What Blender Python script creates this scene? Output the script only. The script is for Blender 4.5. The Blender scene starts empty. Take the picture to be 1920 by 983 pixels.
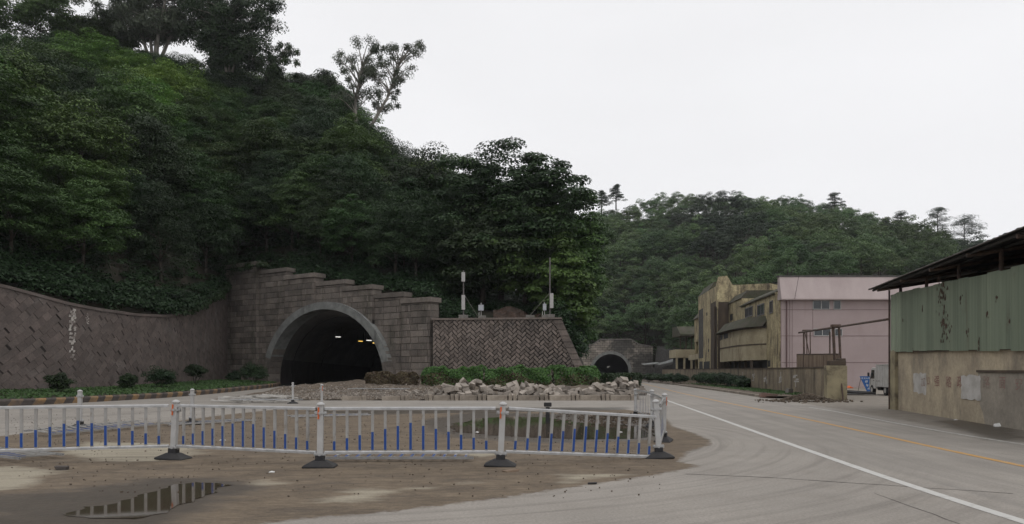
import bpy, math, random
import numpy as np
from mathutils import Vector, Matrix
random.seed(7)
RNG = np.random.default_rng(11)
SC = bpy.context.scene
COL = SC.collection
R = math.radians

# ------------------------------------------------------------------ camera
F = 1400.0; HZ = 700.0; CX = 960.0; H = 1.6      # focal length in photo pixels, horizon row, centre column, eye height
cd = bpy.data.cameras.new('camera'); cam = bpy.data.objects.new('camera', cd); COL.objects.link(cam)
cam.location = (0, 0, H); cam.rotation_euler = (R(90), 0, 0)
cd.sensor_width = 36; cd.lens = F/1920*36; cd.shift_y = (HZ-491.5)/1920
cd.clip_start = .1; cd.clip_end = 5000
SC.camera = cam
# ------------------------------------------------------------------ sky, sun, exposure
w = bpy.data.worlds.new('World'); SC.world = w; w.use_nodes = True
nt = w.node_tree; nt.nodes.clear()
sky = nt.nodes.new('ShaderNodeTexSky'); sky.sky_type = 'NISHITA'; sky.sun_disc = False
sky.sun_elevation = R(62); sky.sun_rotation = R(150); sky.dust_density = 6; sky.air_density = 1.0
hs = nt.nodes.new('ShaderNodeHueSaturation'); hs.inputs['Saturation'].default_value = .06
mixc = nt.nodes.new('ShaderNodeMix'); mixc.data_type = 'RGBA'; mixc.inputs['Factor'].default_value = .93
mixc.inputs['B'].default_value = (9.6, 9.6, 9.8, 1)      # the cloud deck that hides the blue
bg = nt.nodes.new('ShaderNodeBackground'); bg.inputs['Strength'].default_value = .1
out = nt.nodes.new('ShaderNodeOutputWorld')
nt.links.new(sky.outputs['Color'], hs.inputs['Color']); nt.links.new(hs.outputs['Color'], mixc.inputs['A'])
tcw = nt.nodes.new('ShaderNodeTexCoord'); mpw = nt.nodes.new('ShaderNodeMapping'); mpw.inputs['Scale'].default_value = (1, 1, 3)
nzw = nt.nodes.new('ShaderNodeTexNoise'); nzw.inputs['Scale'].default_value = 1.6; nzw.inputs['Detail'].default_value = 5
mrw = nt.nodes.new('ShaderNodeMapRange'); mrw.inputs[1].default_value = .3; mrw.inputs[2].default_value = .7; mrw.inputs[3].default_value = .95; mrw.inputs[4].default_value = 1.03
mlw = nt.nodes.new('ShaderNodeMix'); mlw.data_type = 'RGBA'; mlw.blend_type = 'MULTIPLY'; mlw.inputs['Factor'].default_value = 1
nt.links.new(tcw.outputs['Generated'], mpw.inputs['Vector']); nt.links.new(mpw.outputs[0], nzw.inputs['Vector']); nt.links.new(nzw.outputs['Fac'], mrw.inputs[0])
nt.links.new(mixc.outputs['Result'], mlw.inputs['A']); nt.links.new(mrw.outputs[0], mlw.inputs['B'])
nt.links.new(mlw.outputs['Result'], bg.inputs['Color']); nt.links.new(bg.outputs[0], out.inputs['Surface'])
sl = bpy.data.lights.new('sun', 'SUN'); sl.energy = .55; sl.angle = R(40); sl.color = (1, .97, .93)
sun = bpy.data.objects.new('sun', sl); COL.objects.link(sun)
az, el = R(150), R(62)
sdir = Vector((math.sin(az)*math.cos(el), math.cos(az)*math.cos(el), math.sin(el)))
sun.rotation_euler = sdir.to_track_quat('Z', 'Y').to_euler(); sun.location = (20, -20, 60)
SC.view_settings.view_transform = 'Standard'; SC.view_settings.look = 'None'
SC.view_settings.exposure = 0.0; SC.view_settings.gamma = 1; SC.view_settings.use_curve_mapping = False
SC.render.engine = 'CYCLES'
SC.cycles.max_bounces = 5; SC.cycles.diffuse_bounces = 3; SC.cycles.transparent_max_bounces = 4

# ------------------------------------------------------------------ helpers
def PX(x, y, d): return Vector(((x-CX)*d/F, d, H+(HZ-y)*d/F))
def GP(x, y, z=0.): d = (H-z)*F/(y-HZ); return Vector(((x-CX)*d/F, d, z))
def sst(a, b, v):
    t = min(1, max(0, (v-a)/(b-a))); return t*t*(3-2*t)
def interp(v, pts): return float(np.interp(v, [p[0] for p in pts], [p[1] for p in pts]))

def tag(o, label=None, cat=None, group=None, kind=None):
    if label: o['label'] = label
    if cat: o['category'] = cat
    if group: o['group'] = group
    if kind: o['kind'] = kind
    return o
def empty(name, loc=(0, 0, 0), rz=0, label=None, cat=None, group=None):
    o = bpy.data.objects.new(name, None); COL.objects.link(o); o.location = loc; o.rotation_euler = (0, 0, rz)
    o.empty_display_size = .2
    return tag(o, label, cat, group)
def copy_tree(o, parent=None):
    c = o.copy(); COL.objects.link(c); c.parent = parent
    for ch in list(o.children): copy_tree(ch, c)
    return c

class MB:
    def __init__(s): s.v = []; s.f = []; s.m = []; s.r = []; s.cm = 0; s.cr = .5
    def add(s, vs, fs):
        b = len(s.v); s.v += [tuple(v) for v in vs]
        for f in fs: s.f.append(tuple(i+b for i in f)); s.m.append(s.cm); s.r.append(s.cr)
    def box(s, c, d, M=None):
        x, y, z = d[0]/2, d[1]/2, d[2]/2
        vs = [Vector((i*x, j*y, k*z)) for k in (-1, 1) for j in (-1, 1) for i in (-1, 1)]
        if M is not None: vs = [M @ v for v in vs]
        vs = [v+Vector(c) for v in vs]
        s.add(vs, [(0, 2, 3, 1), (4, 5, 7, 6), (0, 1, 5, 4), (2, 6, 7, 3), (0, 4, 6, 2), (1, 3, 7, 5)])
    def tube(s, p0, p1, r0, r1=None, n=8, caps=True):
        p0 = Vector(p0); p1 = Vector(p1); r1 = r0 if r1 is None else r1
        q = (p1-p0).to_track_quat('Z', 'Y'); vs = []
        for p, r in ((p0, r0), (p1, r1)):
            for i in range(n):
                a = 2*math.pi*i/n; vs.append(p+q @ Vector((r*math.cos(a), r*math.sin(a), 0)))
        fs = [(i, (i+1) % n, n+(i+1) % n, n+i) for i in range(n)]
        if caps: fs += [tuple(range(n-1, -1, -1)), tuple(range(n, 2*n))]
        s.add(vs, fs)
    def path(s, pts, rs, n=7):
        for a, b, ra, rb in zip(pts, pts[1:], rs, rs[1:]): s.tube(a, b, ra, rb, n)
    def lathe(s, prof, c=(0, 0, 0), n=12):
        vs = []; c = Vector(c)
        for r, z in prof:
            for i in range(n):
                a = 2*math.pi*i/n; vs.append(c+Vector((r*math.cos(a), r*math.sin(a), z)))
        fs = []
        for k in range(len(prof)-1):
            for i in range(n): fs.append((k*n+i, k*n+(i+1) % n, (k+1)*n+(i+1) % n, (k+1)*n+i))
        fs += [tuple(range(n-1, -1, -1)), tuple(range((len(prof)-1)*n, len(prof)*n))]
        s.add(vs, fs)
    def prism(s, poly, fn, a, b):
        """poly 2D, fn(u,v,w) -> point, extruded from w=a to w=b"""
        n = len(poly); vs = [fn(u, v, a) for u, v in poly]+[fn(u, v, b) for u, v in poly]
        s.add(vs, [tuple(range(n-1, -1, -1)), tuple(range(n, 2*n))]+[(i, (i+1) % n, n+(i+1) % n, n+i) for i in range(n)])
    def build(s, name, mats, parent=None, smooth=False, fix=True, bevel=0):
        me = bpy.data.meshes.new(name); me.from_pydata(s.v, [], s.f)
        if not isinstance(mats, (list, tuple)): mats = [mats]
        for m in mats: me.materials.append(m)
        me.polygons.foreach_set('material_index', s.m)
        at = me.attributes.new('rnd', 'FLOAT', 'FACE'); at.data.foreach_set('value', s.r)
        if smooth: me.polygons.foreach_set('use_smooth', [True]*len(s.f))
        if fix:
            import bmesh
            bm = bmesh.new(); bm.from_mesh(me); bmesh.ops.recalc_face_normals(bm, faces=bm.faces); bm.to_mesh(me); bm.free()
        me.update()
        o = bpy.data.objects.new(name, me); COL.objects.link(o)
        if bevel:
            b = o.modifiers.new('bevel', 'BEVEL'); b.width = bevel; b.segments = 2; b.limit_method = 'ANGLE'
        if parent is not None: o.parent = parent
        return o

# ------------------------------------------------------------------ materials
def newmat(name):
    m = bpy.data.materials.new(name); m.use_nodes = True
    return m, m.node_tree, m.node_tree.nodes['Principled BSDF']
def N(nt, t, **kw):
    n = nt.nodes.new(t)
    for k, v in kw.items():
        if k in n.inputs: n.inputs[k].default_value = v
        else: setattr(n, k, v)
    return n
def c4(c): return (c[0], c[1], c[2], 1)
def noise(nt, scale, detail=5, rough=.6, stretch=None, dist=0, coord='Object'):
    tc = N(nt, 'ShaderNodeTexCoord'); n = N(nt, 'ShaderNodeTexNoise', Scale=scale, Detail=detail, Roughness=rough, Distortion=dist)
    if stretch:
        mp = N(nt, 'ShaderNodeMapping'); mp.inputs['Scale'].default_value = stretch
        nt.links.new(tc.outputs[coord], mp.inputs['Vector']); nt.links.new(mp.outputs[0], n.inputs['Vector'])
    else: nt.links.new(tc.outputs[coord], n.inputs['Vector'])
    return n.outputs['Fac']
def ramp(nt, fac, a, b, lo=0., hi=1.):
    m = N(nt, 'ShaderNodeMapRange'); m.inputs[1].default_value = a; m.inputs[2].default_value = b
    m.inputs[3].default_value = lo; m.inputs[4].default_value = hi
    nt.links.new(fac, m.inputs[0]); return m.outputs[0]
def mixrgb(nt, fac, a, b, mode='MIX'):
    m = N(nt, 'ShaderNodeMix', data_type='RGBA', blend_type=mode)
    for s, v in (('Factor', fac), ('A', a), ('B', b)):
        if isinstance(v, (tuple, list)): m.inputs[s].default_value = c4(v)
        elif isinstance(v, (int, float)): m.inputs[s].default_value = v
        else: nt.links.new(v, m.inputs[s])
    return m.outputs['Result']
def math_(nt, op, a, b=0.):
    m = N(nt, 'ShaderNodeMath', operation=op)
    for i, v in enumerate((a, b)):
        if isinstance(v, (int, float)): m.inputs[i].default_value = v
        else: nt.links.new(v, m.inputs[i])
    return m.outputs[0]
def bump(nt, h, strength=.3, dist=.02):
    b = N(nt, 'ShaderNodeBump', Strength=strength, Distance=dist); nt.links.new(h, b.inputs['Height']); return b.outputs[0]

def simple(name, c1, c2=None, scale=3, rough=.8, lo=.35, hi=.65, bmp=.2, bdist=.01, stretch=None, spec=.3, metal=0, rnd=0, stain=None, stain_scale=1.2, stain_lo=.55, stain_hi=.72, stain_stretch=None, fine=0):
    m, nt, p = newmat(name)
    c2 = c2 or tuple(x*.7 for x in c1)
    f = ramp(nt, noise(nt, scale, 6, .62, stretch), lo, hi)
    col = mixrgb(nt, f, c1, c2)
    if stain:
        s = ramp(nt, noise(nt, stain_scale, 7, .65, stain_stretch, .3), stain_lo, stain_hi)
        col = mixrgb(nt, s, col, stain)
    if fine:
        f2 = ramp(nt, noise(nt, scale*9, 3, .7), .3, .7, 1-fine, 1+fine)
        col = mixrgb(nt, 1., col, f2, 'MULTIPLY')
    if rnd:
        a = N(nt, 'ShaderNodeAttribute', attribute_name='rnd')
        col = mixrgb(nt, 1., col, ramp(nt, a.outputs['Fac'], 0, 1, 1-rnd, 1+rnd), 'MULTIPLY')
    nt.links.new(col, p.inputs['Base Color'])
    p.inputs['Roughness'].default_value = rough; p.inputs['Specular IOR Level'].default_value = spec; p.inputs['Metallic'].default_value = metal
    if bmp: nt.links.new(bump(nt, noise(nt, scale*6, 6, .7, stretch), bmp, bdist), p.inputs['Normal'])
    return m

def leafmat(name, c1, c2, trans=.25, var=.35, rough=.5):
    m, nt, p = newmat(name)
    oi = N(nt, 'ShaderNodeObjectInfo'); at = N(nt, 'ShaderNodeAttribute', attribute_name='rnd')
    col = mixrgb(nt, at.outputs['Fac'], c1, c2)
    col = mixrgb(nt, 1., col, ramp(nt, oi.outputs['Random'], 0, 1, 1-var, 1+var), 'MULTIPLY')
    tint = N(nt, 'ShaderNodeHueSaturation'); tint.inputs['Saturation'].default_value = .95
    nt.links.new(ramp(nt, math_(nt, 'FRACT', math_(nt, 'MULTIPLY', oi.outputs['Random'], 7.3)), 0, 1, .475, .52), tint.inputs['Hue'])
    nt.links.new(col, tint.inputs['Color']); col = tint.outputs[0]
    nt.links.new(col, p.inputs['Base Color']); p.inputs['Roughness'].default_value = rough
    p.inputs['Specular IOR Level'].default_value = .25
    tr = N(nt, 'ShaderNodeBsdfTranslucent'); nt.links.new(col, tr.inputs['Color'])
    mx = N(nt, 'ShaderNodeMixShader', Fac=trans)
    nt.links.new(p.outputs[0], mx.inputs[1]); nt.links.new(tr.outputs[0], mx.inputs[2])
    nt.links.new(mx.outputs[0], nt.nodes['Material Output'].inputs['Surface'])
    return m

def emis(name, c, s):
    m, nt, p = newmat(name); p.inputs['Emission Color'].default_value = c4(c); p.inputs['Emission Strength'].default_value = s
    p.inputs['Base Color'].default_value = c4(c); return m

M = {}
M['leaf_mid'] = leafmat('leaf_mid', (.020, .048, .011), (.075, .145, .032))
M['leaf_dark'] = leafmat('leaf_dark', (.014, .030, .011), (.038, .072, .024))
M['leaf_light'] = leafmat('leaf_light', (.055, .12, .016), (.13, .235, .036))
M['leaf_euc'] = leafmat('leaf_euc', (.06, .075, .05), (.11, .125, .08), .2, .15)
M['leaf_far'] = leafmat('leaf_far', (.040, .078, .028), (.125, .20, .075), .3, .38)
M['leaf_pine'] = leafmat('leaf_pine', (.022, .040, .022), (.045, .07, .035), .1, .2)
M['leaf_hedge'] = leafmat('leaf_hedge', (.045, .095, .022), (.12, .21, .048), .2, .1)
M['leaf_hedge_red'] = leafmat('leaf_hedge_red', (.075, .05, .032), (.12, .105, .05), .2, .1)
M['leaf_bush'] = leafmat('leaf_bush', (.012, .028, .010), (.030, .062, .020), .15, .2)
M['grass'] = leafmat('grass', (.03, .065, .016), (.07, .125, .034), .2, .1)
M['bark'] = simple('bark', (.06, .05, .04), (.03, .025, .02), 4, .9, stretch=(1, 1, .3))
M['bark_pale'] = simple('bark_pale', (.26, .24, .21), (.12, .11, .095), 2, .85, stretch=(1, 1, .3))
M['soil'] = simple('soil', (.04, .034, .024), (.022, .024, .015), .3, .95, bdist=.1)
M['redsoil'] = simple('redsoil', (.085, .055, .042), (.035, .028, .022), .6, .95, bdist=.1, bmp=.6)
M['gravel'] = simple('gravel', (.16, .128, .098), (.07, .055, .042), 2.2, .95, lo=.3, hi=.7, bmp=.8, bdist=.03, fine=.35)
M['stone_left'] = simple('stone_left', (.138, .110, .099), (.098, .082, .074), 1.1, .85, rnd=.17, fine=.18, stain=(.17, .15, .14), stain_scale=.35)
M['stone_mid'] = simple('stone_mid', (.185, .152, .132), (.125, .107, .095), .9, .85, rnd=.28, fine=.2, stain=(.085, .077, .07), stain_scale=.4)
M['ashlar'] = simple('ashlar', (.192, .165, .143), (.125, .110, .098), .9, .85, rnd=.26, fine=.2, stain=(.068, .064, .05), stain_scale=.55, stain_stretch=(1, 1, .35))
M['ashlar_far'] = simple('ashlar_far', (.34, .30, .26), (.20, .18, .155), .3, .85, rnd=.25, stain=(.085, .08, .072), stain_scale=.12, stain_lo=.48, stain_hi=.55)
M['mortar_brown'] = simple('mortar_brown', (.028, .023, .021), (.085, .068, .062), .6, .95, lo=.45, hi=.6)
M['mortar'] = simple('mortar', (.035, .030, .027), (.022, .02, .018), 2, .95)
M['lime'] = simple('lime', (.5, .47, .43), (.2, .17, .155), 2.5, .9, lo=.42, hi=.6)
M['ring'] = simple('ring', (.24, .245, .235), (.15, .155, .15), 1.5, .85, stain=(.07, .07, .065), stain_scale=.6, stain_stretch=(1, 1, .3))
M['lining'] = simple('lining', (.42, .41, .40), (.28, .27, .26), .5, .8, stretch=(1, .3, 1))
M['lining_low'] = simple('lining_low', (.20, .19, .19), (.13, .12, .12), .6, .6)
M['asphalt'] = simple('asphalt', (.06, .058, .055), (.04, .039, .038), 2, .9)
M['rubble'] = simple('rubble', (.35, .31, .27), (.21, .185, .16), 3, .9, rnd=.35, fine=.15, bmp=.5, bdist=.02)
M['kerb'] = simple('kerb', (.31, .27, .225), (.20, .17, .14), 3, .9, rnd=.2, fine=.15, bmp=.4)
M['kerb_dark'] = simple('kerb_dark', (.085, .072, .066), (.055, .048, .044), 3, .9, fine=.15)
M['kerb_yellow'] = simple('kerb_yellow', (.27, .165, .075), (.19, .135, .085), 2, .85, fine=.2, stain=(.10, .08, .068), stain_scale=.5, stain_lo=.42, stain_hi=.6)
M['white_paint'] = simple('white_paint', (.44, .44, .435), (.36, .35, .34), 3, .38, spec=.5, bmp=.03, stain=(.30, .27, .23), stain_scale=5, stain_lo=.62, stain_hi=.75)
M['bar_paint'] = simple('bar_paint', (.34, .335, .325), (.27, .26, .245), 3, .5, spec=.4, bmp=.03, stain=(.2, .17, .14), stain_scale=5, stain_lo=.56, stain_hi=.7)
M['rail_metal'] = simple('rail_metal', (.46, .46, .465), (.32, .32, .315), 4, .28, spec=.6, bmp=.02, metal=.35)
M['blue_paint'] = simple('blue_paint', (.010, .060, .27), (.008, .045, .20), 4, .35, spec=.5, bmp=.03)
M['rubber'] = simple('rubber', (.022, .022, .025), (.035, .033, .032), 6, .65, bmp=.15)
M['orange'] = simple('orange', (.62, .14, .03), (.45, .09, .03), 8, .4)
M['pink'] = simple('pink', (.375, .305, .30), (.325, .26, .252), .35, .85, lo=.3, hi=.7, bmp=.1, stain=(.30, .23, .22), stain_scale=.5, stain_stretch=(1, 1, .15), stain_lo=.58, stain_hi=.8)
M['pink_light'] = simple('pink_light', (.45, .38, .37), (.375, .31, .30), .5, .85, bmp=.1, stretch=(1, 1, .3))
M['pink_joint'] = simple('pink_joint', (.16, .10, .10), (.12, .08, .08), 1)
M['yellow'] = simple('yellow', (.52, .445, .265), (.37, .31, .19), .5, .9, stretch=(1, 1, .5), bmp=.3, fine=.35, stain=(.075, .058, .042), stain_scale=1.3, stain_stretch=(1, 1, .3), stain_lo=.44, stain_hi=.68)
M['yellow_clean'] = simple('yellow_clean', (.45, .395, .27), (.34, .29, .195), .6, .9, stretch=(1, 1, .5), fine=.12, stain=(.11, .075, .045), stain_scale=.5, stain_stretch=(1, 1, .4), stain_lo=.54, stain_hi=.72)
M['soot'] = simple('soot', (.075, .058, .045), (.15, .115, .08), .8, .95, stretch=(1, 1, .3), lo=.5, hi=.75)
M['mossroof'] = simple('mossroof', (.085, .075, .06), (.05, .055, .03), .8, .95, fine=.2)
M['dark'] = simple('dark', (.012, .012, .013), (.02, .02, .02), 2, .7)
M['glass'] = simple('glass', (.03, .038, .042), (.02, .024, .028), 1, .1, spec=.6, bmp=0)
M['frame_white'] = simple('frame_white', (.5, .49, .47), None, 3, .5)
M['frame_grey'] = simple('frame_grey', (.14, .13, .125), None, 3, .5)
M['wallconc'] = simple('wallconc', (.46, .39, .28), (.32, .27, .20), .9, .9, bmp=.3, fine=.14, stain=(.20, .175, .14), stain_scale=.8, stain_stretch=(1, 1, .55), stain_lo=.5, stain_hi=.72)
M['wallpatch'] = simple('wallpatch', (.32, .285, .235), (.235, .21, .175), .8, .9, bmp=.3, fine=.14)
M['whitewash'] = simple('whitewash', (.50, .485, .46), (.38, .36, .33), 1.8, .9, lo=.4, hi=.6)
M['boundary'] = simple('boundary', (.30, .25, .175), (.20, .165, .12), .8, .9, bmp=.3, fine=.14, stain=(.075, .06, .048), stain_scale=.9, stain_stretch=(1, 1, .2), stain_lo=.5, stain_hi=.68)
M['pillar'] = simple('pillar', (.32, .28, .18), (.21, .18, .12), 1.2, .9, bmp=.5, stain=(.12, .10, .07), stain_scale=1.2, stain_lo=.52, stain_hi=.65)
M['green'] = simple('green', (.26, .30, .222), (.18, .215, .16), .9, .55, stretch=(1, 1, .12), bmp=.1, rnd=.13, stain=(.13, .095, .065), stain_scale=1.1, stain_stretch=(1, 1, .25), stain_lo=.6, stain_hi=.74)
M['rustblack'] = simple('rustblack', (.05, .035, .028), (.09, .055, .035), 5, .9)
M['rust'] = simple('rust', (.12, .08, .06), (.05, .04, .036), 5, .85)
M['rustpanel'] = simple('rustpanel', (.24, .18, .125), (.13, .09, .065), 1.5, .85, stretch=(1, 1, .3))
M['roofsheet'] = simple('roofsheet', (.045, .040, .038), (.025, .023, .022), 2, .8)
M['roofedge'] = simple('roofedge', (.13, .12, .11), (.07, .06, .055), 2, .8)
M['truckwhite'] = simple('truckwhite', (.55, .55, .53), (.42, .41, .39), 2, .5, stain=(.25, .2, .15), stain_scale=3, stain_lo=.62, stain_hi=.75)
M['signblue'] = simple('signblue', (.02, .10, .30), (.02, .08, .24), 3, .5)
M['white'] = simple('white', (.72, .72, .70), (.6, .6, .58), 3, .6)
M['redtext'] = simple('redtext', (.24, .11, .10), (.36, .27, .21), 6, .9, lo=.45, hi=.65)
M['redfaint'] = simple('redfaint', (.27, .155, .135), (.235, .20, .165), 5, .9, lo=.4, hi=.6)
M['box_grey'] = simple('box_grey', (.42, .44, .47), None, 3, .5)
M['antenna'] = simple('antenna', (.42, .41, .40), (.36, .35, .34), 3, .5)
M['conc'] = simple('conc', (.20, .19, .17), (.13, .12, .11), 3, .9)
M['slate'] = simple('slate', (.10, .095, .09), (.055, .052, .05), 2, .9)
M['redbrick'] = simple('redbrick', (.17, .095, .075), (.13, .10, .085), 5, .9)

def watermat():
    m, nt, p = newmat('puddle_water')
    p.inputs['Base Color'].default_value = (.06, .047, .033, 1); p.inputs['Roughness'].default_value = .045; p.inputs['IOR'].default_value = 1.33
    nt.links.new(bump(nt, noise(nt, 6, 2, .5), .012, .01), p.inputs['Normal']); return m
M['water'] = watermat()

def linemat(name, c, keep):
    """worn road paint: chips of the concrete show through"""
    return simple(name, c, (.34, .325, .30), 5, .7, lo=keep, hi=keep+.15, bmp=.05)
M['line_white'] = linemat('line_white', (.50, .49, .465), .54)
M['line_faint'] = linemat('line_faint', (.50, .49, .46), .40)
M['line_orange'] = linemat('line_orange', (.46, .26, .085), .54)

# ground: dirt, concrete, wet zones from attributes laid on the sheet
def groundmat():
    m, nt, p = newmat('ground')
    def A(n): return N(nt, 'ShaderNodeAttribute', attribute_name=n).outputs['Fac']
    n1 = noise(nt, .35, 6, .6); n2 = noise(nt, 1.3, 7, .65); n3 = noise(nt, 28, 4, .7); n4 = noise(nt, 5, 6, .7)
    # concrete
    conc = mixrgb(nt, ramp(nt, n1, .35, .65), (.315, .288, .256), (.258, .236, .210))
    conc = mixrgb(nt, ramp(nt, n2, .45, .7, 0, .35), conc, (.205, .182, .156))
    # tyre marks: arcs round the inside of the bend
    tc = N(nt, 'ShaderNodeTexCoord'); sep = N(nt, 'ShaderNodeSeparateXYZ'); nt.links.new(tc.outputs['Object'], sep.inputs[0])
    dx = math_(nt, 'SUBTRACT', sep.outputs[0], -4.5); dy = math_(nt, 'SUBTRACT', sep.outputs[1], 19.5)
    rr = math_(nt, 'SQRT', math_(nt, 'ADD', math_(nt, 'MULTIPLY', dx, dx), math_(nt, 'MULTIPLY', dy, dy)))
    th = math_(nt, 'ARCTAN2', dy, dx)
    cmb = N(nt, 'ShaderNodeCombineXYZ'); nt.links.new(math_(nt, 'MULTIPLY', rr, 4.5), cmb.inputs[0]); nt.links.new(math_(nt, 'MULTIPLY', th, 1.6), cmb.inputs[1])
    tn = N(nt, 'ShaderNodeTexNoise', Scale=1., Detail=5., Roughness=.6); nt.links.new(cmb.outputs[0], tn.inputs['Vector'])
    tyre = math_(nt, 'MULTIPLY', ramp(nt, tn.outputs['Fac'], .48, .70, 0, .5), A('tyre'))
    conc = mixrgb(nt, tyre, conc, (.13, .117, .103))
    # lane streaks along the road
    ls = N(nt, 'ShaderNodeTexNoise', Scale=1., Detail=5., Roughness=.6)
    cm2 = N(nt, 'ShaderNodeCombineXYZ'); nt.links.new(math_(nt, 'MULTIPLY', A('across'), 2.6), cm2.inputs[0]); nt.links.new(math_(nt, 'MULTIPLY', sep.outputs[1], .06), cm2.inputs[1])
    nt.links.new(cm2.outputs[0], ls.inputs['Vector'])
    conc = mixrgb(nt, math_(nt, 'MULTIPLY', ramp(nt, ls.outputs['Fac'], .42, .66, 0, .6), A('lane')), conc, (.20, .185, .168))
    # worn shoulder / yard
    yard = mixrgb(nt, ramp(nt, n2, .3, .7), (.25, .225, .19), (.17, .145, .12))
    ym = ramp(nt, math_(nt, 'ADD', A('yard'), math_(nt, 'MULTIPLY', math_(nt, 'SUBTRACT', n4, .5), .5)), .42, .58)
    conc = mixrgb(nt, ym, conc, yard)
    # dirt
    dirt = mixrgb(nt, ramp(nt, n2, .32, .68), (.20, .155, .108), (.125, .096, .068))
    dirt = mixrgb(nt, ramp(nt, noise(nt, 2.0, 6, .65, (.45, 1.4, 1)), .5, .68, 0, .75), dirt, (.098, .078, .06))
    dirt = mixrgb(nt, 1., dirt, ramp(nt, noise(nt, 9, 6, .8, (.5, 1.4, 1)), .32, .68, .58, 1.3), 'MULTIPLY')
    pale = ramp(nt, math_(nt, 'ADD', A('pale'), math_(nt, 'MULTIPLY', math_(nt, 'SUBTRACT', noise(nt, 1.1, 7, .65, (.5, 1.3, 1)), .5), 1.3)), .5, .75)
    dirt = mixrgb(nt, pale, dirt, (.31, .275, .21))
    dm = ramp(nt, math_(nt, 'ADD', A('dirt'), math_(nt, 'MULTIPLY', math_(nt, 'SUBTRACT', n4, .5), .32)), .46, .54)
    col = mixrgb(nt, dm, conc, dirt)
    col = mixrgb(nt, 1., col, ramp(nt, n3, .3, .7, .78, 1.18), 'MULTIPLY')
    # wheel ruts through the mud
    ru = N(nt, 'ShaderNodeTexNoise', Scale=1., Detail=6., Roughness=.65); cm3 = N(nt, 'ShaderNodeCombineXYZ')
    nt.links.new(math_(nt, 'MULTIPLY', sep.outputs[0], .35), cm3.inputs[0]); nt.links.new(math_(nt, 'MULTIPLY', math_(nt, 'ADD', sep.outputs[1], math_(nt, 'MULTIPLY', sep.outputs[0], -.12)), 3.6), cm3.inputs[1]); nt.links.new(cm3.outputs[0], ru.inputs['Vector'])
    col = mixrgb(nt, math_(nt, 'MULTIPLY', ramp(nt, ru.outputs['Fac'], .52, .66, 0, .5), dm), col, (.075, .058, .043))
    # damp
    wet = ramp(nt, math_(nt, 'ADD', A('wet'), math_(nt, 'MULTIPLY', math_(nt, 'SUBTRACT', noise(nt, 1.8, 6, .65, (.5, 1.2, 1)), .5), .9)), .42, .75)
    col = mixrgb(nt, math_(nt, 'MULTIPLY', wet, .72), col, (.038, .030, .022))
    nt.links.new(col, p.inputs['Base Color'])
    nt.links.new(ramp(nt, wet, 0, 1, .88, .42), p.inputs['Roughness']); p.inputs['Specular IOR Level'].default_value = .3
    hh = math_(nt, 'ADD', math_(nt, 'MULTIPLY', n3, .25), math_(nt, 'MULTIPLY', math_(nt, 'MULTIPLY', n4, dm), 1.6))
    nt.links.new(bump(nt, hh, .55, .03), p.inputs['Normal'])
    return m
M['ground'] = groundmat()

# ------------------------------------------------------------------ ground sheet
def gz(X, Y): return .35*sst(46, 72, Y)*sst(2, 10, -X)*(1-sst(60, 80, -X))
def axis(lo, hi, dlo, dhi, step):
    a = list(np.arange(dlo, dhi+1e-6, step)); s = step; v = dhi
    while v < hi: s *= 1.22; v = min(hi, v+s); a.append(v)
    s = step; v = dlo; pre = []
    while v > lo: s *= 1.22; v = max(lo, v-s); pre.append(v)
    return np.array(pre[::-1]+a)
gxs = axis(-700, 700, -15, 18, .16); gys = axis(-60, 700, 7, 34, .14)
def sdf(poly, X, Y):
    """signed distance, positive inside; X, Y arrays"""
    inside = np.zeros(X.shape, bool); best = np.full(X.shape, 1e9)
    n = len(poly)
    for i in range(n):
        x0, y0 = poly[i]; x1, y1 = poly[(i+1) % n]
        c = ((y0 > Y) != (y1 > Y)) & (X < (x1-x0)*(Y-y0)/((y1-y0) if y1 != y0 else 1e-9)+x0); inside ^= c
        dx, dy = x1-x0, y1-y0; L = dx*dx+dy*dy+1e-12
        t = np.clip(((X-x0)*dx+(Y-y0)*dy)/L, 0, 1)
        best = np.minimum(best, np.hypot(X-x0-t*dx, Y-y0-t*dy))
    return np.where(inside, best, -best)
def gpoly(pts): return [tuple(GP(x, y)[:2]) for x, y in pts]
DIRT = gpoly([(1170, 768), (1240, 778), (1262, 800), (1300, 812), (1332, 826), (1328, 836), (1290, 846), (1272, 866), (1312, 874), (1233, 890), (1075, 913), (916, 937), (718, 961), (560, 973), (300, 1010), (-400, 1060),
              (-500, 900), (-200, 838), (0, 818), (150, 802), (330, 790), (430, 777), (520, 768), (700, 764), (900, 765), (1050, 768)])
PALE = [gpoly(p) for p in ([(-200, 870), (60, 872), (140, 885), (110, 905), (0, 930), (-250, 945)], [(150, 826), (340, 832), (420, 850), (300, 866), (150, 868), (80, 850)],
        [(640, 915), (900, 905), (700, 940), (560, 950)], [(1020, 888), (1160, 884), (1200, 892), (1060, 908)], [(820, 845), (960, 850), (900, 862)], [(430, 900), (520, 895), (560, 905), (470, 915)])]
PUD1 = [(112, 965), (150, 950), (190, 945), (240, 940), (285, 925), (300, 912), (350, 905), (420, 904), (438, 910), (400, 920), (372, 930), (340, 942), (330, 955), (300, 968), (250, 975), (170, 972)]
PUD2 = [(835, 800), (850, 795), (875, 790), (900, 784), (960, 781), (1030, 783), (1090, 793), (1130, 795), (1180, 797), (1230, 803), (1236, 818), (1190, 822), (1110, 824), (1030, 822), (960, 818), (900, 815), (862, 810)]
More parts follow.
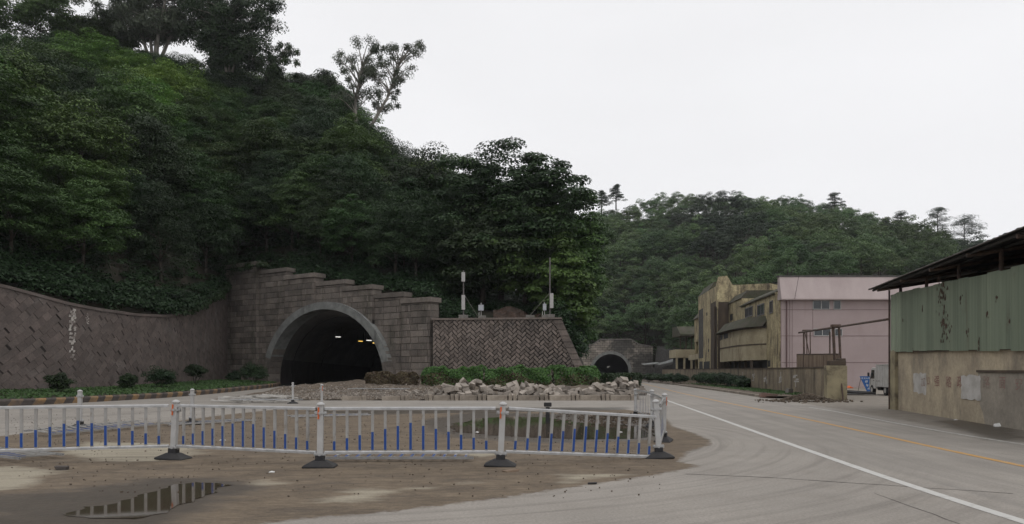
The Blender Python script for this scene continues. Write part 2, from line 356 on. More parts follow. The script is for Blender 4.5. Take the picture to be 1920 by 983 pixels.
WET = [gpoly(p) for p in ([(-80, 930), (150, 915), (280, 895), (480, 898), (520, 915), (440, 935), (400, 960), (340, 1000), (-100, 1010)],
       [(780, 790), (880, 772), (1100, 778), (1240, 790), (1245, 826), (1020, 832), (850, 822), (790, 806)], [(1750, 790), (1830, 782), (1920, 805), (1930, 830), (1840, 825)],
       [(540, 772), (1000, 764), (1180, 764), (1180, 769), (700, 778)])]
C_LINE = [(21.3, 124), (16.6, 85), (13.8, 62), (12.0, 44.8), (10.5, 28.3), (9.6, 20.1), (8.7, 12.7), (8.5, 8), (8.6, 3), (9.2, -20)]
W_LINE = [(18.2, 124), (13.3, 85), (10.9, 62), (9.2, 44.8), (7.25, 26), (6.6, 20.0), (5.95, 13.7), (5.55, 9.7), (5.4, 7.9), (5.4, 3), (5.9, -20)]
E_LINE = [(24.2, 124), (19.9, 85), (17.3, 62), (15.3, 44.8), (14.4, 37), (12.6, 25.5), (11.8, 21.1), (11.4, 16.6), (11.3, 12), (11.5, 4), (12, -20)]
def lineX(L, Y): return np.interp(Y, [p[1] for p in L[::-1]], [p[0] for p in L[::-1]])
GX, GY = np.meshgrid(gxs, gys); nx, ny = len(gxs), len(gys)
GZ = np.array([[gz(x, y) for x in gxs] for y in gys])
me = bpy.data.meshes.new('ground'); me.vertices.add(nx*ny)
me.vertices.foreach_set('co', np.stack([GX, GY, GZ], -1).astype('f').ravel())
ii, jj = np.meshgrid(np.arange(nx-1), np.arange(ny-1)); b = (jj*nx+ii).ravel()
q = np.stack([b, b+1, b+nx+1, b+nx], 1)
me.loops.add(q.size); me.loops.foreach_set('vertex_index', q.ravel()); me.polygons.add(len(q))
me.polygons.foreach_set('loop_start', np.arange(0, q.size, 4)); me.update(calc_edges=True)
def setattr_(me, name, arr):
    a = me.attributes.new(name, 'FLOAT', 'POINT'); a.data.foreach_set('value', arr.astype('f').ravel())
setattr_(me, 'dirt', np.clip(.5+sdf(DIRT, GX, GY)/1.6, 0, 1))
setattr_(me, 'pale', np.clip(.42+np.max([sdf(p, GX, GY) for p in PALE], 0)/1.4, 0, 1))
wet = np.clip(.5+np.max([sdf(p, GX, GY) for p in WET], 0)/1.6, 0, 1)
wet = np.maximum(wet, np.where((GX < -8) & (GY < 12), .25, 0)); setattr_(me, 'wet', wet)
setattr_(me, 'tyre', np.clip((lineX(W_LINE, GY)+1.5-GX)/2, 0, 1)*np.clip((30-GY)/6, 0, 1))
setattr_(me, 'across', GX-lineX(C_LINE, GY))
lane = np.clip((GX-lineX(W_LINE, GY)+.3)/.6, 0, 1)*np.clip((lineX(E_LINE, GY)+.5-GX)/.6, 0, 1)
setattr_(me, 'lane', np.maximum(lane, ((GX < -8) & (GY > 20)).astype(float)*.6))
setattr_(me, 'yard', np.clip(.5+(GX-lineX(E_LINE, GY)-.7)/2.5, 0, 1))
me.materials.append(M['ground']); o = bpy.data.objects.new('ground', me); COL.objects.link(o); tag(o, kind='structure')

def strip(name, L, wd, mat, z=.004, y0=None, y1=None, dashed=None, step=1.0):
    """a painted line along a polyline given as (X, Y)"""
    Ys = np.arange(y0, y1, step); X = lineX(L, Ys); X = np.convolve(np.pad(X, 4, 'edge'), np.ones(9)/9, 'valid') if step <= 1 else X
    mb = MB()
    for i in range(len(Ys)-1):
        if dashed and (Ys[i] % (dashed*2)) > dashed: continue
        a = Vector((X[i], Ys[i], z)); c = Vector((X[i+1], Ys[i+1], z)); t = (c-a).normalized(); n = Vector((t.y, -t.x, 0))*wd/2
        mb.add([a-n, a+n, c+n, c-n], [(0, 1, 2, 3)])
    return tag(mb.build(name, mat, fix=False), kind='structure')
strip('road_marking', C_LINE, .15, M['line_orange'], y0=-5, y1=120)
strip('road_marking', W_LINE, .16, M['line_white'], y0=-5, y1=62)
strip('road_marking', E_LINE, .13, M['line_faint'], y0=-5, y1=36)
def crack(pts, wd=.02):
    mb = MB(); P = []
    for (x0, y0), (x1, y1) in zip(pts, pts[1:]):
        a = GP(x0, y0); c = GP(x1, y1); n = max(2, int((c-a).length/.4))
        for k in range(n): v = a.lerp(c, k/n); P.append(v+Vector((random.uniform(-.015, .015), random.uniform(-.015, .015), 0)))
    P.append(GP(*pts[-1]))
    for a, c in zip(P, P[1:]):
        t = (c-a).normalized(); n = Vector((t.y, -t.x, 0))*wd*random.uniform(.3, .6); u = Vector((0, 0, .003))
        mb.add([a-n+u, a+n+u, c+n+u, c-n+u], [(0, 1, 2, 3)])
    return tag(mb.build('road_joint', M['kerb_dark'], fix=False), kind='structure')
crack([(1285, 889), (1450, 896), (1660, 910), (1900, 926)], .03)
crack([(1560, 768), (1745, 806), (1760, 811)], .02)
crack([(1185, 800), (1300, 806), (1420, 811)], .02)
crack([(1640, 925), (1750, 965), (1800, 983)], .012)
crack([(0, 790), (200, 779), (400, 764), (460, 757)], .04)
def puddle(name, pts, label, z=.006):
    P = [GP(x, y, z) for x, y in pts]; mb = MB(); Q = []
    for a, c in zip(P, P[1:]+P[:1]):
        n = max(3, int((c-a).length/.12))
        for k in range(n):
            v = a.lerp(c, k/n); Q.append(v)
    Q = [v+Vector((random.uniform(-.05, .05)+.10*math.sin(i*.37)+.05*math.sin(i*1.13), random.uniform(-.03, .03)+.06*math.sin(i*.61+1), 0)) for i, v in enumerate(Q)]
    mb.add(Q, [tuple(range(len(Q)))]); o = mb.build(name, M['water'], fix=False)
    return tag(o, label, 'puddle', kind='structure')
puddle('puddle', PUD1, None); puddle('puddle', PUD2, None)

# ------------------------------------------------------------------ walls of laid stone
class WallMap:
    def __init__(s, pts, batter=0.):
        s.p = [Vector((q[0], q[1], 0)) for q in pts]; s.b = batter
        s.cum = [0.]
        for a, c in zip(s.p, s.p[1:]): s.cum.append(s.cum[-1]+(c-a).length)
        s.L = s.cum[-1]
    def __call__(s, u, v, w=0.):
        i = 0
        while i < len(s.p)-2 and u > s.cum[i+1]: i += 1
        a, c = s.p[i], s.p[i+1]; t = (c-a).normalized(); n = Vector((t.y, -t.x, 0))       # towards the camera when running left to right
        q = a+t*(u-s.cum[i])+n*(w-v*s.b); q.z = v; return q
    def u_at_px(s, x):
        """u where the wall is seen in column x"""
        best = (1e9, 0)
        for k in range(0, 2001):
            u = s.L*k/2000; q = s(u, 0); px = CX+q.x*F/q.y
            if abs(px-x) < best[0]: best = (abs(px-x), u)
        return best[1]
def clip(poly, a, b, c):
    """keep a*u+b*v<=c"""
    out = []
    for i in range(len(poly)):
        p, q = poly[i], poly[(i+1) % len(poly)]; dp = a*p[0]+b*p[1]-c; dq = a*q[0]+b*q[1]-c
        if dp <= 0: out.append(p)
        if (dp < 0 < dq) or (dq < 0 < dp):
            t = dp/(dp-dq); out.append((p[0]+(q[0]-p[0])*t, p[1]+(q[1]-p[1])*t))
    return out
def stone(mb, poly, wm, proud, jit=.01, bev=.93, bd=.02):
    if len(poly) < 3: return
    ar = abs(sum(poly[i][0]*poly[(i+1) % len(poly)][1]-poly[(i+1) % len(poly)][0]*poly[i][1] for i in range(len(poly))))/2
    if ar < .004: return
    mb.cr = random.random(); w = proud+random.uniform(-jit, jit)
    cu = sum(p[0] for p in poly)/len(poly); cv = sum(p[1] for p in poly)/len(poly)
    n = len(poly); inner = [(cu+(u-cu)*bev, cv+(v-cv)*bev) for u, v in poly]
    vs = [wm(u, v, 0) for u, v in poly]+[wm(u, v, w-bd) for u, v in poly]+[wm(u, v, w) for u, v in inner]
    fs = [(i, (i+1) % n, n+(i+1) % n, n+i) for i in range(n)]+[(n+i, n+(i+1) % n, 2*n+(i+1) % n, 2*n+i) for i in range(n)]+[tuple(range(2*n, 3*n))]
    mb.add(vs, fs)
def inset(x0, y0, x1, y1, g, j): return [(x0+g+random.uniform(0, j), y0+g+random.uniform(0, j)), (x1-g-random.uniform(0, j), y0+g+random.uniform(0, j)), (x1-g-random.uniform(0, j), y1-g-random.uniform(0, j)), (x0+g+random.uniform(0, j), y1-g-random.uniform(0, j))]
def rot(poly, a): return [(u*math.cos(a)-v*math.sin(a), u*math.sin(a)+v*math.cos(a)) for u, v in poly]

def backing(mb, wm, u0, u1, top, bot, thick, n=40):
    """solid wall body behind the stones; top(u), bot(u)"""
    us = [u0+(u1-u0)*k/n for k in range(n+1)]
    for a, c in zip(us, us[1:]):
        vs = [wm(a, bot(a), .02), wm(c, bot(c), .02), wm(c, top(c), .02), wm(a, top(a), .02), wm(a, bot(a), -thick), wm(c, bot(c), -thick), wm(c, top(c), -thick), wm(a, top(a), -thick)]
        mb.add(vs, [(0, 1, 2, 3), (5, 4, 7, 6), (3, 2, 6, 7)])
        if a == us[0]: mb.add(vs, [(4, 0, 3, 7)])
        if c == us[-1]: mb.add(vs, [(1, 5, 6, 2)])

# left curved retaining wall
LW = WallMap([(-60, 31), (-48, 36.5), (-40, 40.5), (-35.5, 43.5), (-32, 46.7), (-30.1, 50), (-28.9, 55), (-28.3, 60), (-28.4, 66), (-29.1, 72), (-30.4, 79.9)])
ltop_px = [(0, 535), (60, 551), (120, 568), (180, 580), (250, 590), (310, 593), (345, 588), (375, 572), (405, 553), (430, 530)]
_lt = []
for x, y in ltop_px:
    u = LW.u_at_px(x); q = LW(u, 0); _lt.append((u, H+(HZ-y)*q.y/F))
_lt = [(0, 9.5)]+_lt+[(LW.L+1, 11.2)]
def ltop(u): return interp(u, _lt)
wl = empty('retaining_wall', (0, 0, 0), 0, 'long curved brown stone wall at the left with a dipping top edge below dense trees', 'wall')
mb = MB(); backing(mb, LW, 0, LW.L, ltop, lambda u: -.3, 1.0, 60); mb.build('wall_core', M['mortar_brown'], wl)
mb = MB(); a = R(42); bh, bw = .45, .6
for r in range(-190, 190):
    for c in range(-160, 160):
        wdt = bw; x0 = c*wdt+(r % 2)*wdt/2+random.uniform(-.08, .08)
        p = rot(inset(x0, r*bh, x0+wdt*random.choice([1, 1, .98]), r*bh+bh, -.004, .014 if random.random() < .95 else .024), a); p = [(u_+.12*math.sin(v_*.9+u_*.5), v_+.12*math.sin(u_*.8)) for u_, v_ in p]
        cu = sum(q[0] for q in p)/4; cv = sum(q[1] for q in p)/4
        if cu < 8 or cu > LW.L-.0 or cv < -.5 or cv > 12: continue
        if cv > ltop(cu)+.6: continue
        s_ = (ltop(cu+.4)-ltop(cu-.4))/.8; p = clip(p, -s_, 1, ltop(cu)-s_*cu-.1); p = clip(p, 1, 0, LW.L-.02)
        stone(mb, p, LW, .035, .008, .98, .006)
mb.build('stone_facing', M['stone_left'], wl)
mb = MB(); us = np.linspace(0, LW.L-.05, 90)
for a_, c_ in zip(us, us[1:]):
    q = [LW(a_, ltop(a_)-.1, .12), LW(c_, ltop(c_)-.1, .12), LW(c_, ltop(c_)+.1, .12), LW(a_, ltop(a_)+.1, .12), LW(a_, ltop(a_)-.1, -.6), LW(c_, ltop(c_)-.1, -.6), LW(c_, ltop(c_)+.1, -.6), LW(a_, ltop(a_)+.1, -.6)]
    mb.add(q, [(0, 1, 2, 3), (3, 2, 6, 7), (0, 4, 5, 1)])
mb.build('coping', M['stone_left'], wl)
def streak(pxs, y0, y1, wd):      # white lime that has run down the joints
    mb = MB()
    for x in pxs:
        u = LW.u_at_px(x); q = LW(u, 0); v1 = H+(HZ-y0)*q.y/F; v0 = H+(HZ-y1)*q.y/F; n = 26
        for k in range(n):
            a1 = v0+(v1-v0)*k/n; a2 = v0+(v1-v0)*(k+1)/n
            if random.random() < .22: continue
            o1 = random.uniform(-.12, .12); ww = wd*random.uniform(.35, 1.1)
            P = [(u+o1-ww, a1), (u+o1+ww*random.uniform(.3, 1), a1+.02), (u+o1+ww, a2), (u+o1-ww*.6, a2+.05)]
            mb.add([LW(x_, y_, .078) for x_, y_ in P], [(0, 1, 2, 3)])
    return mb
streak([132, 137], 580, 676, .16).build('lime_streak', M['lime'], wl)
streak([162], 588, 608, .10).build('lime_streak', M['lime'], wl)

# main tunnel portal
PA = Vector((-30.5, 80)); PB = Vector((-6.8, 64)); PW = WallMap([PA, PB])
CZ = .95; RO = 7.42; RI = 6.72; SX = 1.18      # arch: radii and its sideways stretch
uc = (PW.u_at_px(512)+PW.u_at_px(727))/2
segs = [(428, 486, 495), (486, 538, 505), (538, 594, 515.5), (594, 648, 527), (648, 703, 537), (703, 757, 550), (757, 812, 560)]
por = empty('tunnel_portal', (0, 0, 0), 0, 'large stone block tunnel portal whose top steps down to the right, and a grey arch', 'tunnel portal')
mbs = MB(); mbc = MB(); mcap = MB(); caps = []
GZP = .3
def dome(u, v, rad):
    if v < CZ: return abs(u-uc)/SX < rad
    return math.hypot((u-uc)/SX, v-CZ) < rad
nseg = len(segs)
for k, (x0, x1, yt) in enumerate(segs):
    u0, u1 = PW.u_at_px(x0), PW.u_at_px(x1) if k < nseg-1 else PW.L
    if k == 0: u0 = 0
    q = PW((u0+u1)/2, 0); zt = H+(HZ-yt)*q.y/F
    off = .28 if k % 2 == 0 else .0            # every second bay stands forward as a pilaster
    bh = .56; rows = int((zt+.3)/bh)
    for r in range(rows+1):
        v0 = -.3+r*bh; v1 = min(v0+bh, zt-.42)
        if v1-v0 < .1: continue
        u = u0-(.9 if r % 2 else .1); 
        while u < u1:
            for wdt in ((1.45, .3, .3) if r % 2 else (1.2, .85)):
                wdt *= random.uniform(.93, 1.07); a1, a2 = max(u, u0+.01), min(u+wdt, u1-.01); u += wdt
                if a2-a1 < .08: continue
                cells = [(a1, a2, v0, v1)]
                if any(dome(p_, v_, RO-.15) for p_ in (a1, a2, (a1+a2)/2) for v_ in (v0, v1)):
                    ni = max(1, int((a2-a1)/.2)); cells = [(a1+(a2-a1)*i/ni, a1+(a2-a1)*(i+1)/ni, v0+(v1-v0)*j/3, v0+(v1-v0)*(j+1)/3) for i in range(ni) for j in range(3)]
                    cells = [c for c in cells if not dome((c[0]+c[1])/2, (c[2]+c[3])/2, RO-.25)]
                    for c in cells: mbs.cr = .5; mbs.add([PW(c[0], c[2], off+.07), PW(c[1], c[2], off+.07), PW(c[1], c[3], off+.07), PW(c[0], c[3], off+.07)], [(0, 1, 2, 3)])
                else: stone(mbs, inset(a1, v0, a2, v1, .014, .008), lambda u_, v_, w_, o_=off: PW(u_, v_, w_+o_), .08, .012)
    # core as thin slices that leave the opening free
    ns = 30
    for i in range(ns):
        a1 = u0+(u1-u0)*i/ns; a2 = u0+(u1-u0)*(i+1)/ns; um = (a1+a2)/2; lo = -.4
        if abs(um-uc)/SX < RI+.1: lo = CZ+math.sqrt(max(0, (RI+.1)**2-((um-uc)/SX)**2))
        vs = [PW(a1, lo, off), PW(a2, lo, off), PW(a2, zt, off), PW(a1, zt, off), PW(a1, lo, -.9), PW(a2, lo, -.9), PW(a2, zt, -.9), PW(a1, zt, -.9)]
        fs = [(0, 1, 2, 3), (5, 4, 7, 6), (3, 2, 6, 7), (0, 4, 5, 1)]
        if i == 0: fs.append((4, 0, 3, 7))
        if i == ns-1: fs.append((1, 5, 6, 2))
        mbc.add(vs, fs)
    if k < nseg-1:
        xn = segs[k+1]; un = PW.u_at_px(xn[1]); qn_ = PW((u1+un)/2, 0); zn = H+(HZ-xn[2])*qn_.y/F; v0 = zn
        while v0 < zt-.42:
            v1 = min(v0+bh, zt-.4); mbs.cr = random.random(); mbs.add([PW(u1+.011, v0+.015, off+.06), PW(u1+.011, v0+.015, -.85), PW(u1+.011, v1-.01, -.85), PW(u1+.011, v1-.01, off+.06)], [(0, 1, 2, 3)]); v0 = v1
    # side of the forward bay
    if off and k < nseg:
        for r in range(rows+1):
            v0 = -.3+r*bh+.02; v1 = min(v0+bh-.03, zt-.42)
            if v1 <= v0: continue
            for ue, sg in ((u1, 1), (u0, -1)):
                if dome(ue, (v0+v1)/2, RO+.05): continue
                mbs.cr = random.random(); mbs.add([PW(ue+sg*.012, v0, off+.06), PW(ue+sg*.012, v0, -.8 if k == nseg-1 and sg > 0 else .03), PW(ue+sg*.012, v1, -.8 if k == nseg-1 and sg > 0 else .03), PW(ue+sg*.012, v1, off+.06)], [(0, 1, 2, 3)])
    mc = MB(); mc.cr = random.random()
    c0, c1 = u0+.004, u1+.16
    mc.prism([(c0, zt-.40), (c1, zt-.40), (c1, zt+.003*k), (c0, zt+.003*k)], PW, off+.17+.003*k, -1.0)
    ce = mc.build('cap_stone', M['ashlar'], por, bevel=.02)
mbc.build('portal_core', M['mortar'], por); mbs.build('stone_facing', M['ashlar'], por)
mr = MB(); NA = 40
def ringpt(rad, i):
    """outline from left foot over the crown to the right foot"""
    if i == 0: return (uc-rad*SX, -.3)
    if i == NA+2: return (uc+rad*SX, -.3)
    t = math.pi*(1-(i-1)/NA); return (uc+SX*rad*math.cos(t), CZ+rad*math.sin(t))
def ring(mb, wm, ro, ri, w0, w1, fn, lo, hi):
    for i in range(lo, hi):
        o1, o2, i1, i2 = fn(ro, i), fn(ro, i+1), fn(ri, i), fn(ri, i+1)
        vs = [wm(*o1, w1), wm(*o2, w1), wm(*i2, w1), wm(*i1, w1), wm(*o1, w0), wm(*o2, w0), wm(*i2, w0), wm(*i1, w0)]
        mb.add(vs, [(0, 1, 2, 3), (0, 4, 5, 1), (3, 2, 6, 7)])
ring(mr, PW, RO, RI, -.9, .62, ringpt, 5, NA-2); mr.build('arch_ring', M['ring'], por)
for side in (0, 1):
    ml = MB()
    for k in range(7):
        ml.cr = random.random(); v0 = -.3+k*.62; v1 = v0+.60
        def hw(rad, v): return rad if v < CZ else math.sqrt(max(0, rad*rad-(v-CZ)**2))
        for h0, h1 in ((0, .48), (.52, 1)):
            def e(f, v): a_, c_ = hw(RI, v), hw(RO, v); x_ = SX*(a_+(c_-a_)*f); return uc+(x_ if side else -x_)
            ml.cr = random.random()
            ml.prism([(e(h0, v0), v0), (e(h1, v0), v0), (e(h1, v1), v1), (e(h0, v1), v1)], PW, -.9, .60)
    ml.build('arch_base', M['ashlar'], por)
# tunnel tube, running in behind the portal
TD = Vector((-.10, .995, 0)).normalized()
def tube_pt(rad, i, t, skew=None):
    u, v = ringpt(rad, i); q = PW(u, v, -.1); return q+TD*t
def lining(mb, i0, i1, rad, T, n):
    for i in range(i0, i1):
        for k in range(n):
            a1 = T*k/n; a2 = T*(k+1)/n
            mb.add([tube_pt(rad, i, a1), tube_pt(rad, i+1, a1), tube_pt(rad, i+1, a2), tube_pt(rad, i, a2)], [(0, 1, 2, 3)])
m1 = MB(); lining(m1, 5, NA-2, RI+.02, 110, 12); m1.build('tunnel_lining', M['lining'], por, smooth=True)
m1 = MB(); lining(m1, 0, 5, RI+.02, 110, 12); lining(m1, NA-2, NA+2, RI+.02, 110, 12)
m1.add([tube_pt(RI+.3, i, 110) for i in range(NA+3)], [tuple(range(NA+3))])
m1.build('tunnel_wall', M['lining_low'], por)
for t_ in (9, 30):
    m1 = MB()
    for i in range(0, NA+2):
        m1.add([tube_pt(RI+.01, i, t_), tube_pt(RI+.01, i+1, t_), tube_pt(RI-.05, i+1, t_), tube_pt(RI-.05, i, t_), tube_pt(RI+.01, i, t_+.35), tube_pt(RI+.01, i+1, t_+.35), tube_pt(RI-.05, i+1, t_+.35), tube_pt(RI-.05, i, t_+.35)],
               [(0, 1, 2, 3), (7, 6, 5, 4), (3, 2, 6, 7)])
    m1.build('lining_joint', M['frame_grey'], por)
mb = MB(); P = [PW(uc-RI*SX-.3, GZP, 1), PW(uc+RI*SX+.3, GZP, 1)]; P = [Vector((p.x, p.y, gz(p.x, p.y)+.03)) for p in P]
mb.add([P[0]+TD*-2, P[1]+TD*-2, P[1]+TD*112+Vector((0, 0, .0)), P[0]+TD*112], [(0, 1, 2, 3)]); tag(mb.build('tunnel_road', M['asphalt'], fix=False), kind='structure')
M['lamp_white'] = emis('lamp_white', (1, .97, .9), 1.1); M['lamp_yellow'] = emis('lamp_yellow', (1, .62, .12), 1.6)
for (x, y, d, mt, lb) in ((634, 632, 86.5, 'lamp_white', 'bright white lamp nearest the mouth inside the large tunnel'), (676, 640, 98, 'lamp_yellow', 'amber lamp between two white lamps in the large tunnel'),
                          (692, 638.5, 80, 'lamp_white', 'white lamp right of an amber one inside the large tunnel'), (704, 643.5, 77.5, 'lamp_yellow', 'small amber lamp farthest in at the right edge of the large tunnel')):
    q = PX(x, y, d); L = empty('tunnel_lamp', q, R(-35), lb, 'lamp', 'lamps in the large tunnel')
    m1 = MB(); m1.box((0, 0, 0), (.2, .6, .07)); m1.build('diffuser', M[mt], L)
    m1 = MB(); m1.box((0, 0, .11), (.3, .9, .09)); m1.tube((0, -.5, .1), (0, -.5, 1.2), .03); m1.tube((0, .5, .1), (0, .5, 1.2), .03); m1.build('housing', M['frame_grey'], L)

# middle retaining wall of herringbone stone
MW = WallMap([(-6.75, 63.4), (1.0, 62.6), (6.9, 62.0)], .0)
mtop = 6.2
uR0 = MW.u_at_px(1052); uR1 = MW.L
def mright(v): return uR0+(uR1-uR0)*(1-v/mtop)
wm = empty('retaining_wall', (0, 0, 0), 0, 'herringbone stone wall with a sloping right end behind the hedge and rubble', 'wall')
mb = MB()
mb.add([MW(0, -.3, .02), MW(mright(-.3), -.3, .02), MW(mright(mtop), mtop, .02), MW(0, mtop, .02), MW(0, -.3, -1.5), MW(mright(-.3), -.3, -1.5), MW(mright(mtop), mtop, -1.5), MW(0, mtop, -1.5)], [(0, 1, 2, 3), (5, 4, 7, 6), (3, 2, 6, 7), (4, 0, 3, 7)])
e0, e1 = MW(mright(-.3), -.3, 0), MW(mright(mtop), mtop, 0)
mb.build('wall_core', M['mortar'], wm)
mb = MB(); mb.add([e0+Vector((0, .02, 0)), e0+Vector((.9, 12, 0)), e1+Vector((.9, 12, 0)), e1+Vector((0, .02, 0))], [(0, 1, 2, 3)]); mb.build('side_face', M['stone_mid'], wm)
mb = MB(); a = R(45); W_ = .27; g = .012; qn = .75
for r in range(-80, 80):
    for k in range(-40, 40):
        for kind in (0, 1):
            if kind == 0: x0, y0, x1, y1 = (r+4*k), r, (r+4*k+2), r+1
            else: x0, y0, x1, y1 = (r+3+4*k), r, (r+4+4*k), r+2
            gg = .004+.012*max(0, min(1, (x0*math.cos(a)-y0*math.sin(a))*W_/12)); p = rot(inset(x0*W_, y0*W_, x1*W_, y1*W_, gg, .032), a)
            p = [(u_+.07*math.sin(v_*1.9+u_*.7)+random.uniform(-.02, .02), v_+.07*math.sin(u_*1.6)+random.uniform(-.02, .02)) for u_, v_ in p]
            cu = sum(q[0] for q in p)/4; cv = sum(q[1] for q in p)/4
            if cu < -.5 or cu > MW.L or cv < -.4 or cv > mtop+.4: continue
            p = clip(p, -1, 0, -.05); p = clip(p, 0, 1, mtop-.12)
            s_ = (uR1-uR0)/mtop; p = clip(p, 1, s_, uR1-qn)
            stone(mb, p, MW, .09, .02)
v = -.3                                     # quoins on the sloping end
while v < mtop-.15:
    hgt = min(.5, mtop-.14-v); wq = random.choice([.62, .9])
    p = [(mright(v)-qn+.02, v+.015), (mright(v)-.01, v+.015), (mright(v+hgt)-.01, v+hgt-.015), (mright(v+hgt)-qn+.02, v+hgt-.015)]
    stone(mb, p, MW, .13, .01); v += hgt
mb.build('stone_facing', M['stone_mid'], wm)
mb = MB(); mb.prism([(-.05, mtop-.1), (uR0+.1, mtop-.1), (uR0+.05, mtop+.06), (-.05, mtop+.06)], MW, .2, -1.6); mb.build('coping', M['stone_mid'], wm)

# far tunnel portal
FP = WallMap([(16.5, 191), (35.5, 188)])
fd = 189.5
FC = (FP.u_at_px(1145), .4); FRO = 5.3; FRI = 4.55
FCZ = 1.9
fpo = empty('tunnel_portal', (0, 0, 0), 0, 'small distant tunnel portal of mottled blocks at the end of the road', 'tunnel portal')
def ftop(u): return interp(u, [(0, 8.4), (FP.u_at_px(1112), 8.9), (FP.u_at_px(1125), 10.2), (FP.u_at_px(1183), 10.2), (FP.u_at_px(1198), 8.9), (FP.L, 8.3)])
mb = MB(); mc = MB(); mk = MB()
for r in range(18):
    v0 = -.3+r*.6; u = -(.6 if r % 2 else 0)
    while u < FP.L:
        wdt = 1.2; a1, a2 = max(u, 0), min(u+wdt, FP.L); u += wdt
        if a2-a1 < .1: continue
        um = (a1+a2)/2; v1 = min(v0+.6, ftop(um)-.1)
        if v1-v0 < .1 or (abs(um-FC[0]) < FRO-.3 and v0+.3 < FCZ) or math.hypot(um-FC[0], v0+.3-FCZ) < FRO-.3: continue
        stone(mb, inset(a1, v0, a2, v1, .03, .005), FP, .1, .01)
for i in range(60):
    a1 = FP.L*i/60; a2 = FP.L*(i+1)/60; um = (a1+a2)/2; lo = -.4
    if abs(um-FC[0]) < FRI+.1: lo = FCZ+math.sqrt(max(0, (FRI+.1)**2-(um-FC[0])**2))
    z1, z2 = ftop(a1), ftop(a2)
    mc.add([FP(a1, lo, 0), FP(a2, lo, 0), FP(a2, z2, 0), FP(a1, z1, 0), FP(a1, lo, -1), FP(a2, lo, -1), FP(a2, z2, -1), FP(a1, z1, -1)], [(0, 1, 2, 3), (5, 4, 7, 6), (3, 2, 6, 7), (0, 4, 5, 1)])
    mk.add([FP(a1, z1-.15, .25), FP(a2, z2-.15, .25), FP(a2, z2+.15, .25), FP(a1, z1+.15, .25), FP(a1, z1-.15, -1.1), FP(a2, z2-.15, -1.1), FP(a2, z2+.15, -1.1), FP(a1, z1+.15, -1.1)], [(0, 1, 2, 3), (3, 2, 6, 7), (0, 4, 5, 1)])
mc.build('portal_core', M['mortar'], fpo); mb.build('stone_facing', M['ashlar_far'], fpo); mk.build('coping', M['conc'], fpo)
def fring(rad, i):
    if i == 0: return (FC[0]-rad, -.3)
    if i == NA+2: return (FC[0]+rad, -.3)
    t = math.pi*(1-(i-1)/NA); return (FC[0]+rad*math.cos(t), FCZ+rad*math.sin(t))
mb = MB(); ring(mb, FP, FRO, FRI, -.9, .5, fring, 0, NA+2); mb.build('arch_ring', M['ring'], fpo)
FTD = Vector((.11, .99, 0)).normalized(); mb = MB()
for i in range(NA+2):
    for k in range(8):
        P = [FP(*fring(FRI+.02, j), -.1)+FTD*t for j, t in ((i, 50*k), (i+1, 50*k), (i+1, 50*(k+1)), (i, 50*(k+1)))]
        mb.add(P, [(0, 1, 2, 3)])
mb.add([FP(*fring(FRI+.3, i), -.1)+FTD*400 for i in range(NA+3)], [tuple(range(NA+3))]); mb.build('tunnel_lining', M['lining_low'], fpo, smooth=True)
for k in range(7):
    t = k/8; y = 681+t*10; x = 1164-32*t; d = 3.6*F/(HZ-y)*.93
    mb = MB(); q = PX(x, y, d); mb.box((0, 0, 0), (.35, 1.2, .12)); mb.tube((0, 0, .05), (0, 0, .45), .04); o = mb.build('tunnel_lamp', M['lamp_white']); o.location = q
    tag(o, 'tiny white lamp in the receding row inside the distant tunnel', 'lamp', 'lamps in the distant tunnel')
# wing wall right of the far portal
mb = MB(); A_ = FP(FP.L, 0, 0); mb.add([A_, A_+Vector((5, -42, 0)), A_+Vector((8, -40, 2.4)), A_+Vector((6, 2, 8.4)), A_+Vector((1, 0, 8.4))], [(0, 1, 2, 3, 4)])
mb.add([A_+Vector((5, -42, 0)), A_+Vector((8, -40, 2.4)), A_+Vector((9, -40, 0))], [(0, 1, 2)])
o = mb.build('wing_wall', M['slate'], fix=False); tag(o, 'dark sloping wing wall falling away right of the distant tunnel', 'wall')

# ------------------------------------------------------------------ kerbs, verge, island
def loc_on(poly, s):
    acc = 0
    for a, c in zip(poly, poly[1:]):
        L = (c-a).length
        if s <= acc+L: return a+(c-a)*((s-acc)/L), (c-a).normalized()
        acc += L
    return poly[-1], (poly[-1]-poly[-2]).normalized()
def plen(p): return sum((c-a).length for a, c in zip(p, p[1:]))
def smooth_poly(pts, n=6):
    P = [Vector((x, y, 0)) for x, y in pts]; out = []
    for i in range(len(P)-1):
        p0 = P[max(0, i-1)]; p1 = P[i]; p2 = P[i+1]; p3 = P[min(len(P)-1, i+2)]
        for k in range(n):
            t = k/n; out.append(.5*((2*p1)+(p2-p0)*t+(2*p0-5*p1+4*p2-p3)*t*t+(3*p1-p0-3*p2+p3)*t**3))
    return out+[P[-1]]
LK = smooth_poly([(-46, 26), (-33, 30.5), (-26.5, 34), (-24, 37.5), (-22.9, 44), (-22.1, 52), (-21.6, 60), (-21.6, 67), (-22.9, 73.8)])
mb = MB(); s = 0; k = 0; Lk = plen(LK)
kerbL = empty('striped_kerb', (0, 0, 0), 0, 'worn yellow and black striped kerb curving along the left verge into the tunnel', 'kerb')
mk = [MB(), MB()]
